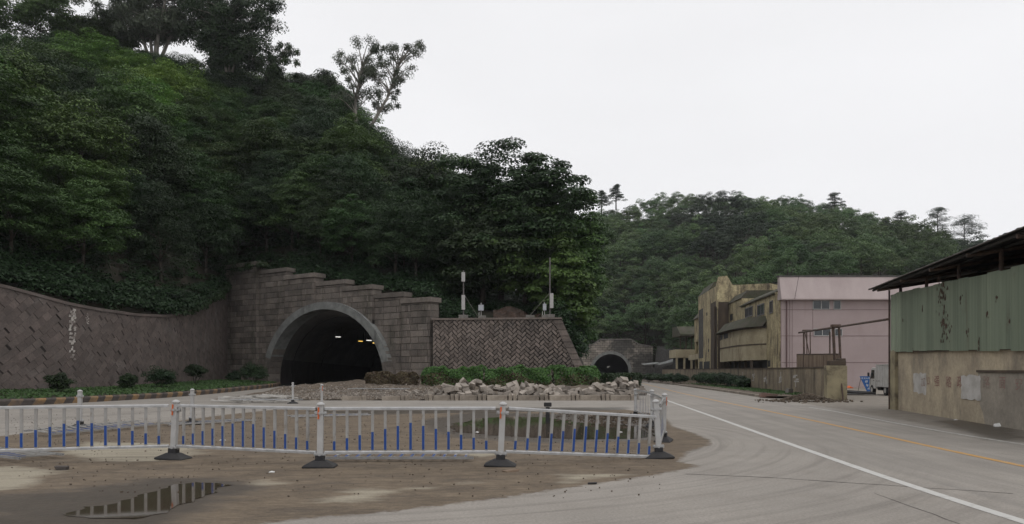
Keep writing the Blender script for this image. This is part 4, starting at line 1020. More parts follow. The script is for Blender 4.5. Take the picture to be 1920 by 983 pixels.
hedge('hedge', [(9.0, 62), (10.6, 67)], 2.0, .4, 1.5, 'farthest hedge clump hiding the foot of the distant tunnel', 'leaf_bush', 7000, .15)
# right side bushes
for i, (x, yb, w_, h_, d) in enumerate(((1216, 716, 34, 15, 128), (1240, 717, 30, 15, 118), (1262, 718, 30, 17, 108), (1276, 720, 26, 18, 102), (1320, 722, 34, 22, 92), (1340, 724, 32, 23, 86), (1362, 726, 34, 25, 81), (1382, 728, 32, 22, 77), (1394, 730, 26, 17, 74))):
    q = PX(x, yb, d); lb = ['farthest bush in the row before the boundary wall', 'second farthest bush before the boundary wall', 'third bush of the far row before the boundary wall', 'nearest bush of the far row, left of the gap', 'bush just right of the gap before the boundary wall', 'second bush right of the gap before the boundary wall',
                            'tall middle bush of the near row by the boundary wall', 'second nearest bush by the boundary wall', 'nearest and smallest bush by the boundary wall'][i]
    bush((q.x, q.y, .1), w_*d/F*.62, w_*d/F*.6, h_*d/F*1.05, lb, 44, 90, .2, group='bushes by the boundary wall')
# kerb on the right side of the road
RK = smooth_poly([(26, 165), (24.6, 135), (22.4, 105), (20.2, 84), (18.4, 66), (16.9, 53), (16.1, 47.5)], 8)
kr = MB(); s = 0; Lr = plen(RK); k = 0
while s < Lr-1:
    a, t = loc_on(RK, s); c, _t = loc_on(RK, s+.96); n = Vector((-t.y, t.x, 0)); kr.cr = random.random()
    kr.add([a+Vector((0, 0, -.02)), c+Vector((0, 0, -.02)), c+Vector((0, 0, .16)), a+Vector((0, 0, .16)), a+n*.2+Vector((0, 0, .16)), c+n*.2+Vector((0, 0, .16)), a+n*.2-Vector((0, 0, .02)), c+n*.2-Vector((0, 0, .02))], [(0, 1, 2, 3), (3, 2, 5, 4), (4, 5, 7, 6), (0, 3, 4, 6), (1, 7, 5, 2)]); s += 1
tag(kr.build('kerb', M['kerb']), 'grey concrete kerb along the right side of the road before the boundary wall', 'kerb')
mb = MB()
BW = [Vector((19.4, 44.6, 0)), Vector((22.0, 62, 0)), Vector((25.2, 85, 0)), Vector((28.3, 115, 0)), Vector((31, 150, 0)), Vector((33, 172, 0))]
for k in range(40):
    f0, f1 = k/40, (k+1)/40; a, t0 = loc_on(RK, Lr*f0); c, t1 = loc_on(RK, Lr*f1); Lb = plen(BW)
    a = a+Vector((-t0.y, t0.x, 0))*.19; c = c+Vector((-t1.y, t1.x, 0))*.19
    p0, _ = loc_on(BW[::-1], Lb*f0*.98); p1, _ = loc_on(BW[::-1], Lb*f1*.98)
    mb.add([a+Vector((0, 0, .15)), c+Vector((0, 0, .15)), p1+Vector((0, 0, .12)), p0+Vector((0, 0, .12))], [(0, 1, 2, 3)])
tag(mb.build('right_verge', M['gravel']), kind='structure')
pc = []
for k in range(9000):
    f = random.triangular(.5, .99, .93); a, t0 = loc_on(RK, Lr*f); p0, _ = loc_on(BW[::-1], plen(BW)*f*.98); g_ = random.uniform(.35, .95)
    q = a.lerp(p0, g_)
    if math.sin(q.x*2.3+q.y*.9)+math.sin(q.y*1.7) < -.3: continue
    pc.append((q.x, q.y, .2))
pc = np.array(pc); nr = RNG.normal(size=pc.shape)*.6+np.array([0, -.5, .6]); o = link('grass', leafmesh('grass', pc, nr, .17, [M['grass']], None, .4)); tag(o, 'patchy grass and weeds along the foot of the boundary wall', 'grass', kind='stuff')

# island with its mound
def isl(X, Y):
    e = sst(44.0, 45.5, Y); z = .05+.22*e+.42*sst(45, 51, Y)
    z *= sst(-19.5+max(0, (Y-44))*.12, -15.+max(0, (Y-44))*.1, X); xr = np.interp(Y, [43, 62, 90, 125], [7.6, 10.2, 13.2, 18])
    z *= sst(xr+.1, xr-1.4, X) if False else (1-sst(xr-1.4, xr+.1, X)); z *= 1+.2*math.sin(X*2.3)*math.sin(Y*1.9)+random.uniform(-.08, .08)
    return gz(X, Y)+max(z, -.02)
ixs = np.arange(-20, 19, .35); iys = np.concatenate([np.arange(43.9, 50, .25), np.arange(50, 66, .8), np.arange(66, 130, 4)]); mb = MB()
VV = [(x, y, isl(x, y) if not (y > 66 and x < 6) else gz(x, y)-.05) for y in iys for x in ixs]
nxi = len(ixs); FI = [(j*nxi+i, j*nxi+i+1, (j+1)*nxi+i+1, (j+1)*nxi+i) for j in range(len(iys)-1) for i in range(nxi-1)]
VV = [(x, y, z if z > gz(x, y)+.045 else gz(x, y)-.06) for x, y, z in VV]
mb.add(VV, [f for f in FI if any(VV[i][2] > gz(VV[i][0], VV[i][1])+.03 for i in f)])
tag(mb.build('island', M['gravel'], fix=False), kind='structure')
# row of set kerb blocks along the island front
random.seed(33); x = -10.0; k = 0
def block_mesh(name, lx, ly, lz, mat, jag=.0, cr=None):
    mb = MB(); mb.cr = random.random() if cr is None else cr; hx, hy, hz = lx/2, ly/2, lz/2
    vs = [Vector((sx*hx, sy*hy, sz*hz)) for sz in (-1, 1) for sy in (-1, 1) for sx in (-1, 1)]
    if jag: vs = [v+Vector((random.uniform(-jag, jag)*lx, random.uniform(-jag, jag)*ly, random.uniform(-jag, jag)*lz)) for v in vs]
    mb.add(vs, [(0, 2, 3, 1), (4, 5, 7, 6), (0, 1, 5, 4), (2, 6, 7, 3), (0, 4, 6, 2), (1, 3, 7, 5)]); return mb.build(name, mat, bevel=.012)
kerb_words = 'grey kerb block set upright in the row before the rubble'
while x < 7.2:
    long_ = (k % 3 == 0)
    if x < -5.2:
        if random.random() < .35: x += .9; k += 1; continue
    L_ = random.uniform(.95, 1.35) if long_ else .24; o = block_mesh('kerb_block', L_-.04, .25, .34 if long_ else .39, M['kerb'], .03)
    o.location = (x+L_/2, 43.9+random.uniform(-.04, .04)+(.0 if long_ else -.06), (.14 if long_ else .17)+(-.06 if x < -5.2 else 0)); o.rotation_euler = (random.uniform(-.05, .05), random.uniform(-.02, .02), random.uniform(-.05, .05))
    if long_: tag(o, 'long grey kerb block laid lengthwise in the row before the rubble', 'kerb block', 'long kerb blocks before the rubble')
    else: tag(o, 'short grey kerb block standing on end between long ones before the rubble', 'kerb block', 'short kerb blocks before the rubble')
    x += L_+random.uniform(0, .03); k += 1
# the rubble
GR = 'broken stone slabs heaped on the island'
protoR = [block_mesh('stone_slab', random.uniform(.6, 1.0), random.uniform(.28, .42), random.uniform(.17, .26), M['rubble'], .10) for _ in range(7)]+[block_mesh('stone_slab', random.uniform(.3, .5), random.uniform(.28, .42), random.uniform(.2, .3), M['rubble'], .14) for _ in range(5)]
usedR = set()
def place_r(loc, rotn, s=1.):
    p = random.choice(protoR)
    if id(p) in usedR: o = p.copy(); COL.objects.link(o)
    else: o = p; usedR.add(id(p))
    o.location = loc; o.rotation_euler = rotn; o.scale = (s, s, s); tag(o, 'pale broken stone slab tumbled in the long heap before the hedge', 'stone slab', GR)
random.seed(12)
def ridge(X): return interp(X, [(-5.3, .3), (-4.4, .72), (-3, .98), (-1.4, .80), (.4, .90), (1.6, .80), (3.0, .5), (3.8, .42), (4.6, .68), (5.6, .92), (6.6, 1.2), (7.3, 1.0), (7.9, .35)])
for layer in range(6):
    X = -5.2+.2*(layer % 2)
    while X < 7.7:
        h = ridge(X); zz = .34+layer*.21
        X += random.uniform(.30, .56)
        if layer*.24 > h*.82: continue
        place_r((X, 44.5+layer*.3+random.uniform(-.25, .25)+(max(0, X-5.5)*.5), zz+random.uniform(-.05, .09)), (random.gauss(0, .3), random.gauss(0, .34), random.uniform(0, 3.14)), random.uniform(.8, 1.15))
for k in range(14): X = random.uniform(6.2, 9.3); place_r((X, 47+(X-6)*1.9+random.uniform(-.6, .6), .5+random.uniform(-.05, .25)), (random.gauss(0, .4), random.gauss(0, .35), random.uniform(0, 3)), random.uniform(.7, 1.05))
for k in range(16): X = random.uniform(-9.5, -5); place_r((X, random.uniform(45, 50), .45+gz(X, 47)), (random.gauss(0, .3), random.gauss(0, .3), random.uniform(0, 3)), random.uniform(.3, .6))
place_r((5.15, 44.7, .85), (0, .75, .15), 1.35)
# small gravel and crumbs
def crumbs(name, n, fn, s0, s1, mat, label, seed):
    random.seed(seed); mb = MB()
    for k in range(n):
        q = fn(); s = random.uniform(s0, s1); mb.cr = random.random(); Mx = Matrix.Rotation(random.uniform(0, 6), 3, 'Z') @ Matrix.Rotation(random.uniform(-.4, .4), 3, 'X')
        hx, hy, hz = s/2*random.uniform(.6, 1.3), s/2*random.uniform(.6, 1.3), s/2*random.uniform(.4, .9)
        vs = [Vector(q)+Mx @ Vector((i*hx*random.uniform(.6, 1), j*hy*random.uniform(.6, 1), kk*hz)) for kk in (-1, 1) for j in (-1, 1) for i in (-1, 1)]
        mb.add(vs, [(0, 2, 3, 1), (4, 5, 7, 6), (0, 1, 5, 4), (2, 6, 7, 3), (0, 4, 6, 2), (1, 3, 7, 5)])
    return tag(mb.build(name, mat, fix=False), label, 'gravel', kind='stuff')
def fi():
    X = random.uniform(-15.5, -4.5); Y = 44.2+abs(random.gauss(0, 3)); return (X, Y, isl(X, Y)+.02)
crumbs('gravel', 2600, fi, .03, .12, M['rubble'], 'loose gravel and crumbled stone on the left part of the island', 4)
def fd_():
    while True:
        x, y = random.uniform(20, 1240), random.triangular(770, 940, 785)
        if y > 830 and random.random() < .6: continue
        q = GP(x, y)
        return (q.x, q.y, .01)
crumbs('gravel', 2200, fd_, .006, .028, M['gravel'], 'small stones scattered over the muddy ground inside the barrier', 6)
def fe_():
    x = min(1238, random.gauss(1150, 45)); y = random.triangular(776, 800, 784); q = GP(x, y); return (q.x, q.y, .01+random.random()*.08)
crumbs('gravel', 700, fe_, .03, .09, M['gravel'], 'crumbled earth and clods behind the larger puddle', 8)

# ------------------------------------------------------------------ barrier fence
def barrier_post(loc, rz, label, lean=(0, 0), reflector=1, h=1.09, base=True, group='posts of the white barrier'):
    root = empty('barrier_post', loc, rz, label, 'post', group); root.rotation_euler = (lean[1], lean[0], rz)
    mb = MB(); mb.box((0, 0, .13+(h-.17)/2), (.10, .10, h-.17)); mb.build('shaft', M['white_paint'], root, bevel=.008)
    mb = MB(); mb.lathe([(.062, h-.045), (.072, h-.035), (.072, h-.018), (.05, h+.004), (.018, h+.02)]); mb.build('cap', M['white_paint'], root, smooth=False)
    for z in (.22, h-.17): mb = MB(); mb.lathe([(.03, -.03), (.034, 0), (.03, .03)], (0.075, 0, z)); mb.lathe([(.03, -.03), (.034, 0), (.03, .03)], (-.075, 0, z)); mb.box((0, 0, z), (.16, .112, .03)); mb.tube((0, -.052, z), (0, -.075, z), .028); mb.build('clamp', M['rail_metal'], root)
    if reflector: mb = MB(); mb.box((-.028*reflector, -.056, h-.17), (.028, .012, .2)); mb.build('reflector', M['orange'], root)
    if base:
        mb = MB(); mb.box((0, 0, .16), (.15, .15, .09))
        n = 4; prof = [(.27, .19, 0), (.27, .19, .03), (.10, .09, .12)]; vs = []
        for a_, c_, z in prof: vs += [(-a_, -c_, z), (a_, -c_, z), (a_, c_, z), (-a_, c_, z)]
        mb.add(vs, [(0, 3, 2, 1), (8, 9, 10, 11)]+[(k*4+i, k*4+(i+1) % 4, (k+1)*4+(i+1) % 4, (k+1)*4+i) for k in range(2) for i in range(4)])
        mb.build('rubber_foot', M['rubber'], root, bevel=.008)
    return root
def barrier_panel(L, parent_name, label, nb=13, group='panels of the white and blue barrier', zt=.985, zb=.235, tops=True, shear=0, bw=.05):
    root = empty('road_barrier', (0, 0, 0), 0, label, 'barrier', group)
    for z in (zt, zb):
        mb = MB(); mb.box((L/2, 0, z), (L, .045, .03)); mb.tube((0, 0, z+.018), (L, 0, z+.018), .021, n=8)
        mb.build('rail', M['rail_metal'], root)
    for i in range(nb):
        x = L*(i+.75)/(nb+.5); f = 1-abs(i-(nb-1)/2)/((nb-1)/2); hb = .15+.31*f; sh = shear
        mb = MB(); mb.box((x, 0, (zt+zb)/2), (bw, bw*.56, zt-zb-.02)); b1 = mb.build('baluster', M['bar_paint'], root)
        mb = MB(); mb.box((x, 0, zb+.055+hb/2), (bw*.84, bw*.72, hb)); mb.build('blue_sleeve', M['blue_paint'], b1)
    return root
def span(panel, a, c, za=0, zc=0):
    a = Vector(a); c = Vector(c); d = c-a; panel.location = a+Vector((0, 0, za)); L0 = 3.0; L = d.length
    panel.rotation_euler = (0, -math.atan2(zc-za, L), math.atan2(d.y, d.x)); panel.scale = (L/L0, 1, 1)
fp = [GP(x, y) for x, y in ((325, 861), (600, 876), (938, 874), (1236, 859))]
p0 = Vector((-9.3, 12.95, 0))
for (q, lb, ln) in ((p0, 'barrier post just outside the left edge carrying the leftmost panel', (0, 0)), (fp[0], 'front barrier post leaning right, leftmost whole one', (.05, 0)), (fp[1], 'front barrier post left of the centre, with a worn orange strip', (.012, 0)),
                    (fp[2], 'front barrier post at the centre with a bright orange reflector', (.045, 0)), (fp[3], 'front barrier post at the right corner of the enclosure, tilted left', (-.06, 0))):
    barrier_post(q, {0: 0}.get(0, 0)+random.uniform(-.15, .15), lb, ln, 1 if q is not fp[3] else 0)
plabs = ['barrier panel at the far left of the front row', 'second barrier panel from the left in the front row', 'barrier panel in the middle of the front row above the fallen panel', 'sagging barrier panel at the right of the front row']
proto = barrier_panel(3.0, '', plabs[0]); pan = [proto]+[copy_tree(proto) for _ in range(3)]
for i, (a, c, za, zc) in enumerate(((p0, fp[0], 0, .0), (fp[0], fp[1], 0, 0), (fp[1], fp[2], 0, .0), (fp[2], fp[3], 0, -.22))):
    d = (c-a).normalized(); span(pan[i], a+d*.08, c-d*.08, za, zc); tag(pan[i], plabs[i])
# side row going back at the right end
sp = [Vector((3.55, 17.5, 0)), Vector((4.2, 22.4, 0)), Vector((4.5, 27.2, 0))]
barrier_post(sp[0], R(70), 'side row barrier post with an orange strip, just behind the right corner post', (-.05, .03), 1, 1.12); barrier_post(sp[1], R(80), 'middle post of the side row running back to the rubble', (0, 0), 0); barrier_post(sp[2], R(85), 'last post of the side row, nearest the rubble heap', (0, 0), 0, 1.02)
side = barrier_panel(3.0, '', plabs[0], nb=10, bw=.02)
for (a, c, lb) in ((sp[1], sp[2], 'far barrier panel of the side row before the rubble'), (sp[0], sp[1], 'near barrier panel of the side row, seen almost end on'), (fp[3]+Vector((.05, .2, 0)), sp[0], 'short barrier panel seen edge on behind the corner post')):
    k = side if 'far barrier' in lb else copy_tree(side); tag(k, lb); span(k, a, c)
# loose posts standing behind
for (x, yb, lb, ln) in ((150, 803, 'loose white post standing by the left road, leftmost', (.0, 0)), (360, 796, 'loose white post standing behind the second panel', (.01, 0)), (549, 757, 'thin far post standing beside the pile of slats', (0, 0))):
    barrier_post(GP(x, yb), random.uniform(0, .4), lb, ln, 0, 1.1, group='loose barrier posts')
barrier_post(Vector((-8.15, 32, 0)), .2, 'far post with an orange strip seen just above the left centre post', (0, 0), -1, 1.12, group='loose barrier posts')
# panels lying on the ground
def lying(x0, y0, x1, y1, label, flip=1, tilt=0, z=.06, L=None, z1=None):
    k = copy_tree(proto); a = GP(x0, y0); c = GP(x1, y1); d = c-a; z1 = z if z1 is None else z1
    k.location = a+Vector((0, 0, z)); e1 = Vector((d.x, d.y, z1-z)).normalized(); up = Vector((0, 0, 1)); side = up.cross(e1).normalized()*flip
    nrm = e1.cross(side); Mx = Matrix((e1, -nrm if False else nrm*-1, side)).transposed()     # local x along, local z lies flat
    Mx = Matrix.Rotation(tilt, 3, e1) @ Mx; k.rotation_euler = Mx.to_euler(); k.scale = (d.length/3.0, 1, 1)
    k.location -= side*.235; return tag(k, label, 'barrier', 'fallen barrier panels')
lying(610, 866, 888, 866, 'fallen barrier panel lying flat right below the middle front panel', tilt=.04)
lying(92, 821, 300, 800, 'fallen barrier panel lying on the mud behind the leftmost panel', tilt=.1)
lying(316, 800, 480, 791, 'fallen barrier panel lying beside the loose post at the road edge')
lying(545, 784, 700, 780, 'fallen barrier panel lying on the mud behind the middle panel', z=.05)
lying(1048, 780, 1190, 787, 'fallen barrier panel lying behind the large puddle', z=.12)
lying(430, 757, 560, 757, 'fallen barrier panel on the slats beside the thin far post', z=.2)
k = lying(652, 746, 760, 747, 'barrier panel thrown onto the gravel of the island', z=.6); 
k = lying(-150, 846, 36, 868, 'end of a fallen panel poking in at the left edge', z=.08)
# slat pile at the island's left tip
random.seed(2)
for k_ in range(16):
    q = GP(425+k_*7, 755); mb = MB(); mb.box((0, 0, 0), (random.uniform(1.0, 2.0), .18, .08)); o = mb.build('broken_slat', M['whitewash'], bevel=.006); o.location = (q.x+random.uniform(-.4, .4), 41+random.uniform(-.8, .8), (.08+(k_ % 5)*.07)); o.rotation_euler = (random.uniform(-.1, .1), random.uniform(-.12, .12), random.uniform(-.6, .6))
    tag(o, 'pale broken slat in the low pile at the left tip of the island', 'slat', 'broken slats at the island tip')
# black stump post by the puddle
q = GP(1027, 794); st = empty('stump_post', q, 0, 'short black rubber topped post by the large puddle', 'post'); mb = MB(); mb.box((0, 0, .26), (.13, .13, .52)); mb.build('shaft', M['rubber'], st, bevel=.01)
mb = MB(); mb.box((0, 0, .60), (.24, .2, .13)); mb.build('cap', M['rubber'], st, bevel=.02)
# litter and loose bits
def chunk(x, y, sx, sy, sz, mat, label, cat, name, z=0, rz=0):
    o = block_mesh(name, sx, sy, sz, mat, .16); q = GP(x, y, z); o.location = (q.x, q.y, z+sz*.42); o.rotation_euler = (0, random.uniform(-.1, .1), rz); return tag(o, label, cat)
chunk(118, 881, .22, .12, .07, M['kerb_dark'], 'dark broken brick on the mud left of the puddle', 'brick', 'brick', rz=.1)
chunk(1110, 908, .12, .06, .03, M['rubber'], 'small black scrap on the edge of the mud', 'scrap', 'scrap')
chunk(958, 884, .25, .16, .03, M['rustpanel'], 'flat brown slab lying beside the foot of the centre post', 'slab', 'flat_slab', rz=.5)
chunk(1440, 745, 1.1, .35, .28, M['redbrick'], 'reddish broken kerb piece at the end of the right kerb', 'kerb piece', 'kerb_piece', .05, .1)
chunk(1480, 740, .6, .3, .45, M['conc'], 'leaning grey stone shard on the right verge by the wall', 'stone', 'stone_shard', .1, .6)
chunk(1375, 736, .3, .2, .15, M['white'], 'white scrap at the kerb of the right verge', 'scrap', 'scrap', 0, .6)
def crumpled(x, y, s, mat, label, z=0, name='litter'):
    mb = MB(); n = 9; vs = [(0, 0, s*.5)]
    for i in range(n): a = 6.28*i/n; r = s*random.uniform(.6, 1.2); vs.append((r*math.cos(a), r*.6*math.sin(a), random.uniform(0, s*.35)))
    for i in range(n): a = 6.28*i/n+.3; r = s*random.uniform(.5, 1.1); vs.append((r*math.cos(a), r*.6*math.sin(a), -.01))
    mb.add(vs, [(0, 1+i, 1+(i+1) % n) for i in range(n)]+[(1+i, 10+i, 10+(i+1) % n, 1+(i+1) % n) for i in range(n)]); o = mb.build(name, mat); q = GP(x, y, z); o.location = q; return tag(o, label, 'litter')
crumpled(1875, 800, .22, M['white'], 'crumpled clear plastic bag lying by the warehouse wall')
crumpled(895, 811, .05, M['white'], 'white litter at the left of the large puddle')
crumpled(1163, 811, .06, M['white'], 'white litter at the right end of the large puddle')
crumpled(418, 826, .08, M['white'], 'scrap of white paper behind the second panel')
crumpled(1792, 788, .08, M['white'], 'small white litter on the shoulder by the warehouse')
crumpled(1506, 757, .12, M['kerb'], 'lump of spoil by the end of the boundary wall')
crumpled(509, 886, .05, M['white'], 'small white scrap in front of the second panel')
def fheap():
    r = abs(random.gauss(0, .9)); a = random.uniform(0, 6.28); q = GP(1512, 753); return (q.x+1.3*r*math.cos(a), q.y+r*math.sin(a), .05+max(0, .38-.3*r))
crumbs('spoil_heap', 700, fheap, .05, .16, M['gravel'], 'low heap of earth and broken brick by the end of the boundary wall', 14)
# orange striped traffic board at the far end of the road
tb = empty('traffic_board', PX(1184, 712, 175)-Vector((0, 0, .3)), 0, 'small orange and white barrier board before the distant tunnel', 'barrier board')
mb = MB()
for k_ in range(6): mb.cm = k_ % 2; mb.box((-1.25+.5*k_, 0, 1.0), (.5, .06, .9))
mb.build('board', [M['orange'], M['white']], tb); mb = MB(); mb.tube((-1.2, 0, 0), (-1.2, 0, .9), .05); mb.tube((1.2, 0, 0), (1.2, 0, .9), .05); mb.build('frame', M['rust'], tb)

# ------------------------------------------------------------------ antennas and boxes on the herringbone wall
def antenna(x, d, h, panels, label, cable):
    z0 = 6.25; root = empty('antenna_mast', ((x-CX)*d/F, d, z0), 0, label, 'antenna'); mb = MB(); mb.tube((0, 0, .3), (0, 0, h), .06); mb.build('mast', M['frame_grey'], root)
    mb = MB(); mb.box((0, 0, .16), (.8, .6, .38)); mb.build('footing', M['conc'], root, bevel=.02)
    for (z, hh, dx, mt) in panels: mb = MB(); mb.box((dx, -.2, z), (.3, .14, hh)); mb.tube((dx, 0, z), (dx, -.14, z), .03); mb.build('panel_antenna', M[mt], root, bevel=.02)
    mb = MB(); mb.tube((0, 0, 2.2), (cable, -.1, .2), .018); mb.build('stay', M['conc'], root)
    return root
antenna(869, 64.2, 4.2, [(1.42, 1.25, 0, 'antenna'), (3.6, .8, 0, 'antenna')], 'left antenna mast with a white panel on the herringbone wall', 1.25)
antenna(1031, 63.6, 5.2, [(1.5, 1.25, .14, 'antenna')], 'right antenna mast with a white panel and a stay on the herringbone wall', -1.75)
def cabinet(x, d, sx, sz, label):
    root = empty('equipment_box', ((x-CX)*d/F, d, 6.25), 0, label, 'equipment box'); mb = MB(); mb.box((0, -.05, .95), (sx, .25, sz)); mb.build('housing', M['box_grey'], root, bevel=.02)
    mb = MB(); mb.tube((0, .1, .2), (0, .1, 1.4), .035); mb.tube((-.16, 0, .6), (-.2, 0, .1), .03); mb.build('post', M['antenna'], root)
    mb = MB(); mb.box((.1, .1, .14), (.62, .4, .3)); mb.build('footing', M['conc'], root, bevel=.02); return root
cabinet(902, 64, .46, .5, 'square grey equipment box near the left antenna mast'); cabinet(1021, 63.4, .3, .56, 'slim grey equipment box left of the right antenna mast')
mb = MB(); mb.box((0, 0, .15), (.75, .4, .3)); o = mb.build('concrete_block', M['conc'], bevel=.02); o.location = ((994-CX)*63.8/F, 63.8, 6.25); tag(o, 'low concrete block on the wall top where the stay is anchored', 'concrete block')

# ------------------------------------------------------------------ boundary wall, pillar, gate frame
bwl = empty('boundary_wall', (0, 0, 0), 0, 'stained plaster boundary wall with a thin coping in front of the yellow building', 'wall')
mb = MB(); mcp = MB(); tops = [1.92, 1.98, 2.08, 2.2, 2.35, 2.4]
for i in range(len(BW)-1):
    a, c = BW[i], BW[i+1]; t = (c-a).normalized(); n = Vector((t.y, -t.x, 0))*.12; z0, z1 = tops[i], tops[i+1]
    def U(p, z): return Vector((p.x, p.y, z))
    mb.add([U(a-n, -.1), U(c-n, -.1), U(c-n, z1), U(a-n, z0), U(a+n, -.1), U(c+n, -.1), U(c+n, z1), U(a+n, z0)], [(0, 1, 2, 3), (5, 4, 7, 6), (3, 2, 6, 7), (4, 0, 3, 7), (1, 5, 6, 2)])
    n = n*1.5
    mcp.add([U(a-n, z0), U(c-n, z1), U(c-n, z1+.08), U(a-n, z0+.08), U(a+n, z0), U(c+n, z1), U(c+n, z1+.08), U(a+n, z0+.08)], [(0, 1, 2, 3), (5, 4, 7, 6), (3, 2, 6, 7), (0, 4, 5, 1), (4, 0, 3, 7), (1, 5, 6, 2)])
mb.build('wall_face', M['boundary'], bwl); mcp.build('coping', M['soot'], bwl)
# faded whitewashed slogan characters on the wall (left side face)
def glyph(parent, txt, fn, size, mat, name='painted_character'):
    cu = bpy.data.curves.new(name, 'FONT'); cu.body = txt; cu.size = 1; cu.resolution_u = 2
    tmp = bpy.data.objects.new('tmp', cu); COL.objects.link(tmp); bpy.context.view_layer.update()
    me = bpy.data.meshes.new_from_object(tmp); bpy.data.objects.remove(tmp); bpy.data.curves.remove(cu)
    if len(me.vertices) == 0: return None
    co = [v.co.copy() for v in me.vertices]; x0 = min(c.x for c in co); x1 = max(c.x for c in co); y0 = min(c.y for c in co); y1 = max(c.y for c in co)
    for v in me.vertices: v.co = fn((v.co.x-(x0+x1)/2)*size, (v.co.y-(y0+y1)/2)*size)
    me.materials.clear(); me.materials.append(mat); o = bpy.data.objects.new(name, me); COL.objects.link(o); o.parent = parent; return o
def on_bw(x):
    """point on the road face of the boundary wall seen in column x"""
    best = None
    for k in range(600):
        s_ = plen(BW)*k/600; q, t = loc_on(BW, s_); n = Vector((-t.y, t.x, 0)); q = q+n*.125; e = abs(CX+q.x*F/q.y-x)
        if best is None or e < best[0]: best = (e, q, t)
    return best[1], best[2]
random.seed(8)
for x in (1392, 1413, 1436, 1463, 1493):
    q, t = on_bw(x); n = Vector((-t.y, t.x, 0)); mb = MB(); W2 = 8.5*q.y/F/max(.2, abs(t.x)+.12)*.5
    for k_ in range(7):      # broken brush strokes of a character nobody can read any more
        cx_, cz_ = random.uniform(-.3, .3), random.uniform(-.35, .35); vert = random.random() < .5; l_, w_ = random.uniform(.25, .55), .09
        dx, dz = (w_*2.2, l_) if vert else (l_*2, w_); c = q+t*(cx_*2)+n*.006; z = 1.15+cz_
        mb.add([c-t*dx/2+Vector((0, 0, z-dz/2)), c+t*dx/2+Vector((0, 0, z-dz/2+random.uniform(-.08, .08))), c+t*dx/2+Vector((0, 0, z+dz/2)), c-t*dx/2+Vector((0, 0, z+dz/2))], [(0, 1, 2, 3)])
        n = n  # strokes share the wall plane, each a hair prouder
        q = q+n*.0015
    mb.build('painted_character', M['whitewash'], bwl, fix=False)
pil = empty('gate_pillar', BW[0]+Vector((-.22, -.35, 0)), R(-8), 'crumbling ochre gate pillar with exposed brick at the end of the boundary wall', 'pillar'); mb = MB(); mb.box((0, 0, 1.0), (1.15, .6, 2.1)); mb.build('pillar_body', M['pillar'], pil, bevel=.03)
mb = MB(); mb.box((.05, 0, 2.2), (.95, .55, .3)); mb.box((.3, 0, 2.4), (.42, .5, .16)); mb.build('broken_top', M['soot'], pil, bevel=.04)
gate = empty('steel_gateway', (0, 0, 0), 0, 'rusty steel gate frame with two tall posts and a long sloping beam', 'gate frame')
mb = MB(); d1, d2 = 45.6, 44.4
def pole(mb, x, yb, yt, d, r=.06, x2=None, d2=None): mb.tube(PX(x, yb, d), PX(x2 or x, yt, d2 or d), r, n=6)
for (x, yb, yt, d, r) in ((1508, 698, 620, 56, .07), (1513.5, 698, 619, 56.8, .045), (1520, 698, 620, 56.3, .04)):
    m2 = MB(); pole(m2, x, yb, yt, d, r, x-1); m2.build('post', M['rust'], gate)
for (x, x2, yt, r, d) in ((1564, 1562, 612, .085, 45), (1576, 1573, 612, .07, 44.6)):
    q = PX(x2, yt, d); g_ = Vector((q.x+.2, q.y, 0)); m2 = MB(); m2.tube(g_, q, r, n=6); m2.build('post', M['rust'], gate)
m2 = MB(); pole(m2, 1556, 698, 622, 48.6, .055); m2.build('post', M['rust'], gate)
m2 = MB(); g_ = PX(1581, 751, 43.6); m2.tube(g_, PX(1572, 664, 44.6), .05, n=6); m2.build('brace', M['rust'], gate)
m2 = MB(); pole(m2, 1498, 624, 613, 56.3, .07, 1572, 44.8); pole(m2, 1572, 613, 599, 44.8, .06, 1664, 33.2); m2.build('beam', M['rust'], gate)
m2 = MB(); m2.box(PX(1567, 611, 44.8), (.5, .35, .14)); m2.box(PX(1513, 620, 56.3), (.6, .3, .12)); m2.build('bracket', M['rust'], gate)
m2 = MB(); pole(m2, 1519, 672, 622, 56.2, .035, 1509); m2.build('strut', M['rust'], gate)
gp = empty('gate_leaf', (0, 0, 0), 0, 'rusty corrugated gate leaf standing above the boundary wall', 'gate'); A0 = PX(1494, 692, 58.6); A1 = PX(1571, 692, 46.0); mb = MB(); nn = 30
for i in range(nn):
    f0, f1 = i/nn, (i+1)/nn; o0, o1 = (.03 if i % 2 else 0), (.03 if (i+1) % 2 else 0); a = A0.lerp(A1, f0)+Vector((0, o0, 0)); c = A0.lerp(A1, f1)+Vector((0, o1, 0))
    mb.add([Vector((a.x, a.y, .1)), Vector((c.x, c.y, .1)), Vector((c.x, c.y, 3.05-.3*f1)), Vector((a.x, a.y, 3.05-.3*f0))], [(0, 1, 2, 3)])
o = mb.build('corrugated_sheet', M['rustpanel'], gp, fix=False); sm = o.modifiers.new('solid', 'SOLIDIFY'); sm.thickness = .01
mb = MB(); mb.tube(Vector((A0.x, A0.y-.05, 3.08)), Vector((A1.x, A1.y-.05, 2.78)), .045, n=6)
for f in (0, .35, .7, 1): q = A0.lerp(A1, f); mb.tube(Vector((q.x, q.y-.05, .1)), Vector((q.x, q.y-.05, 3.06-.3*f)), .035, n=6)
mb.build('frame', M['rust'], gp)

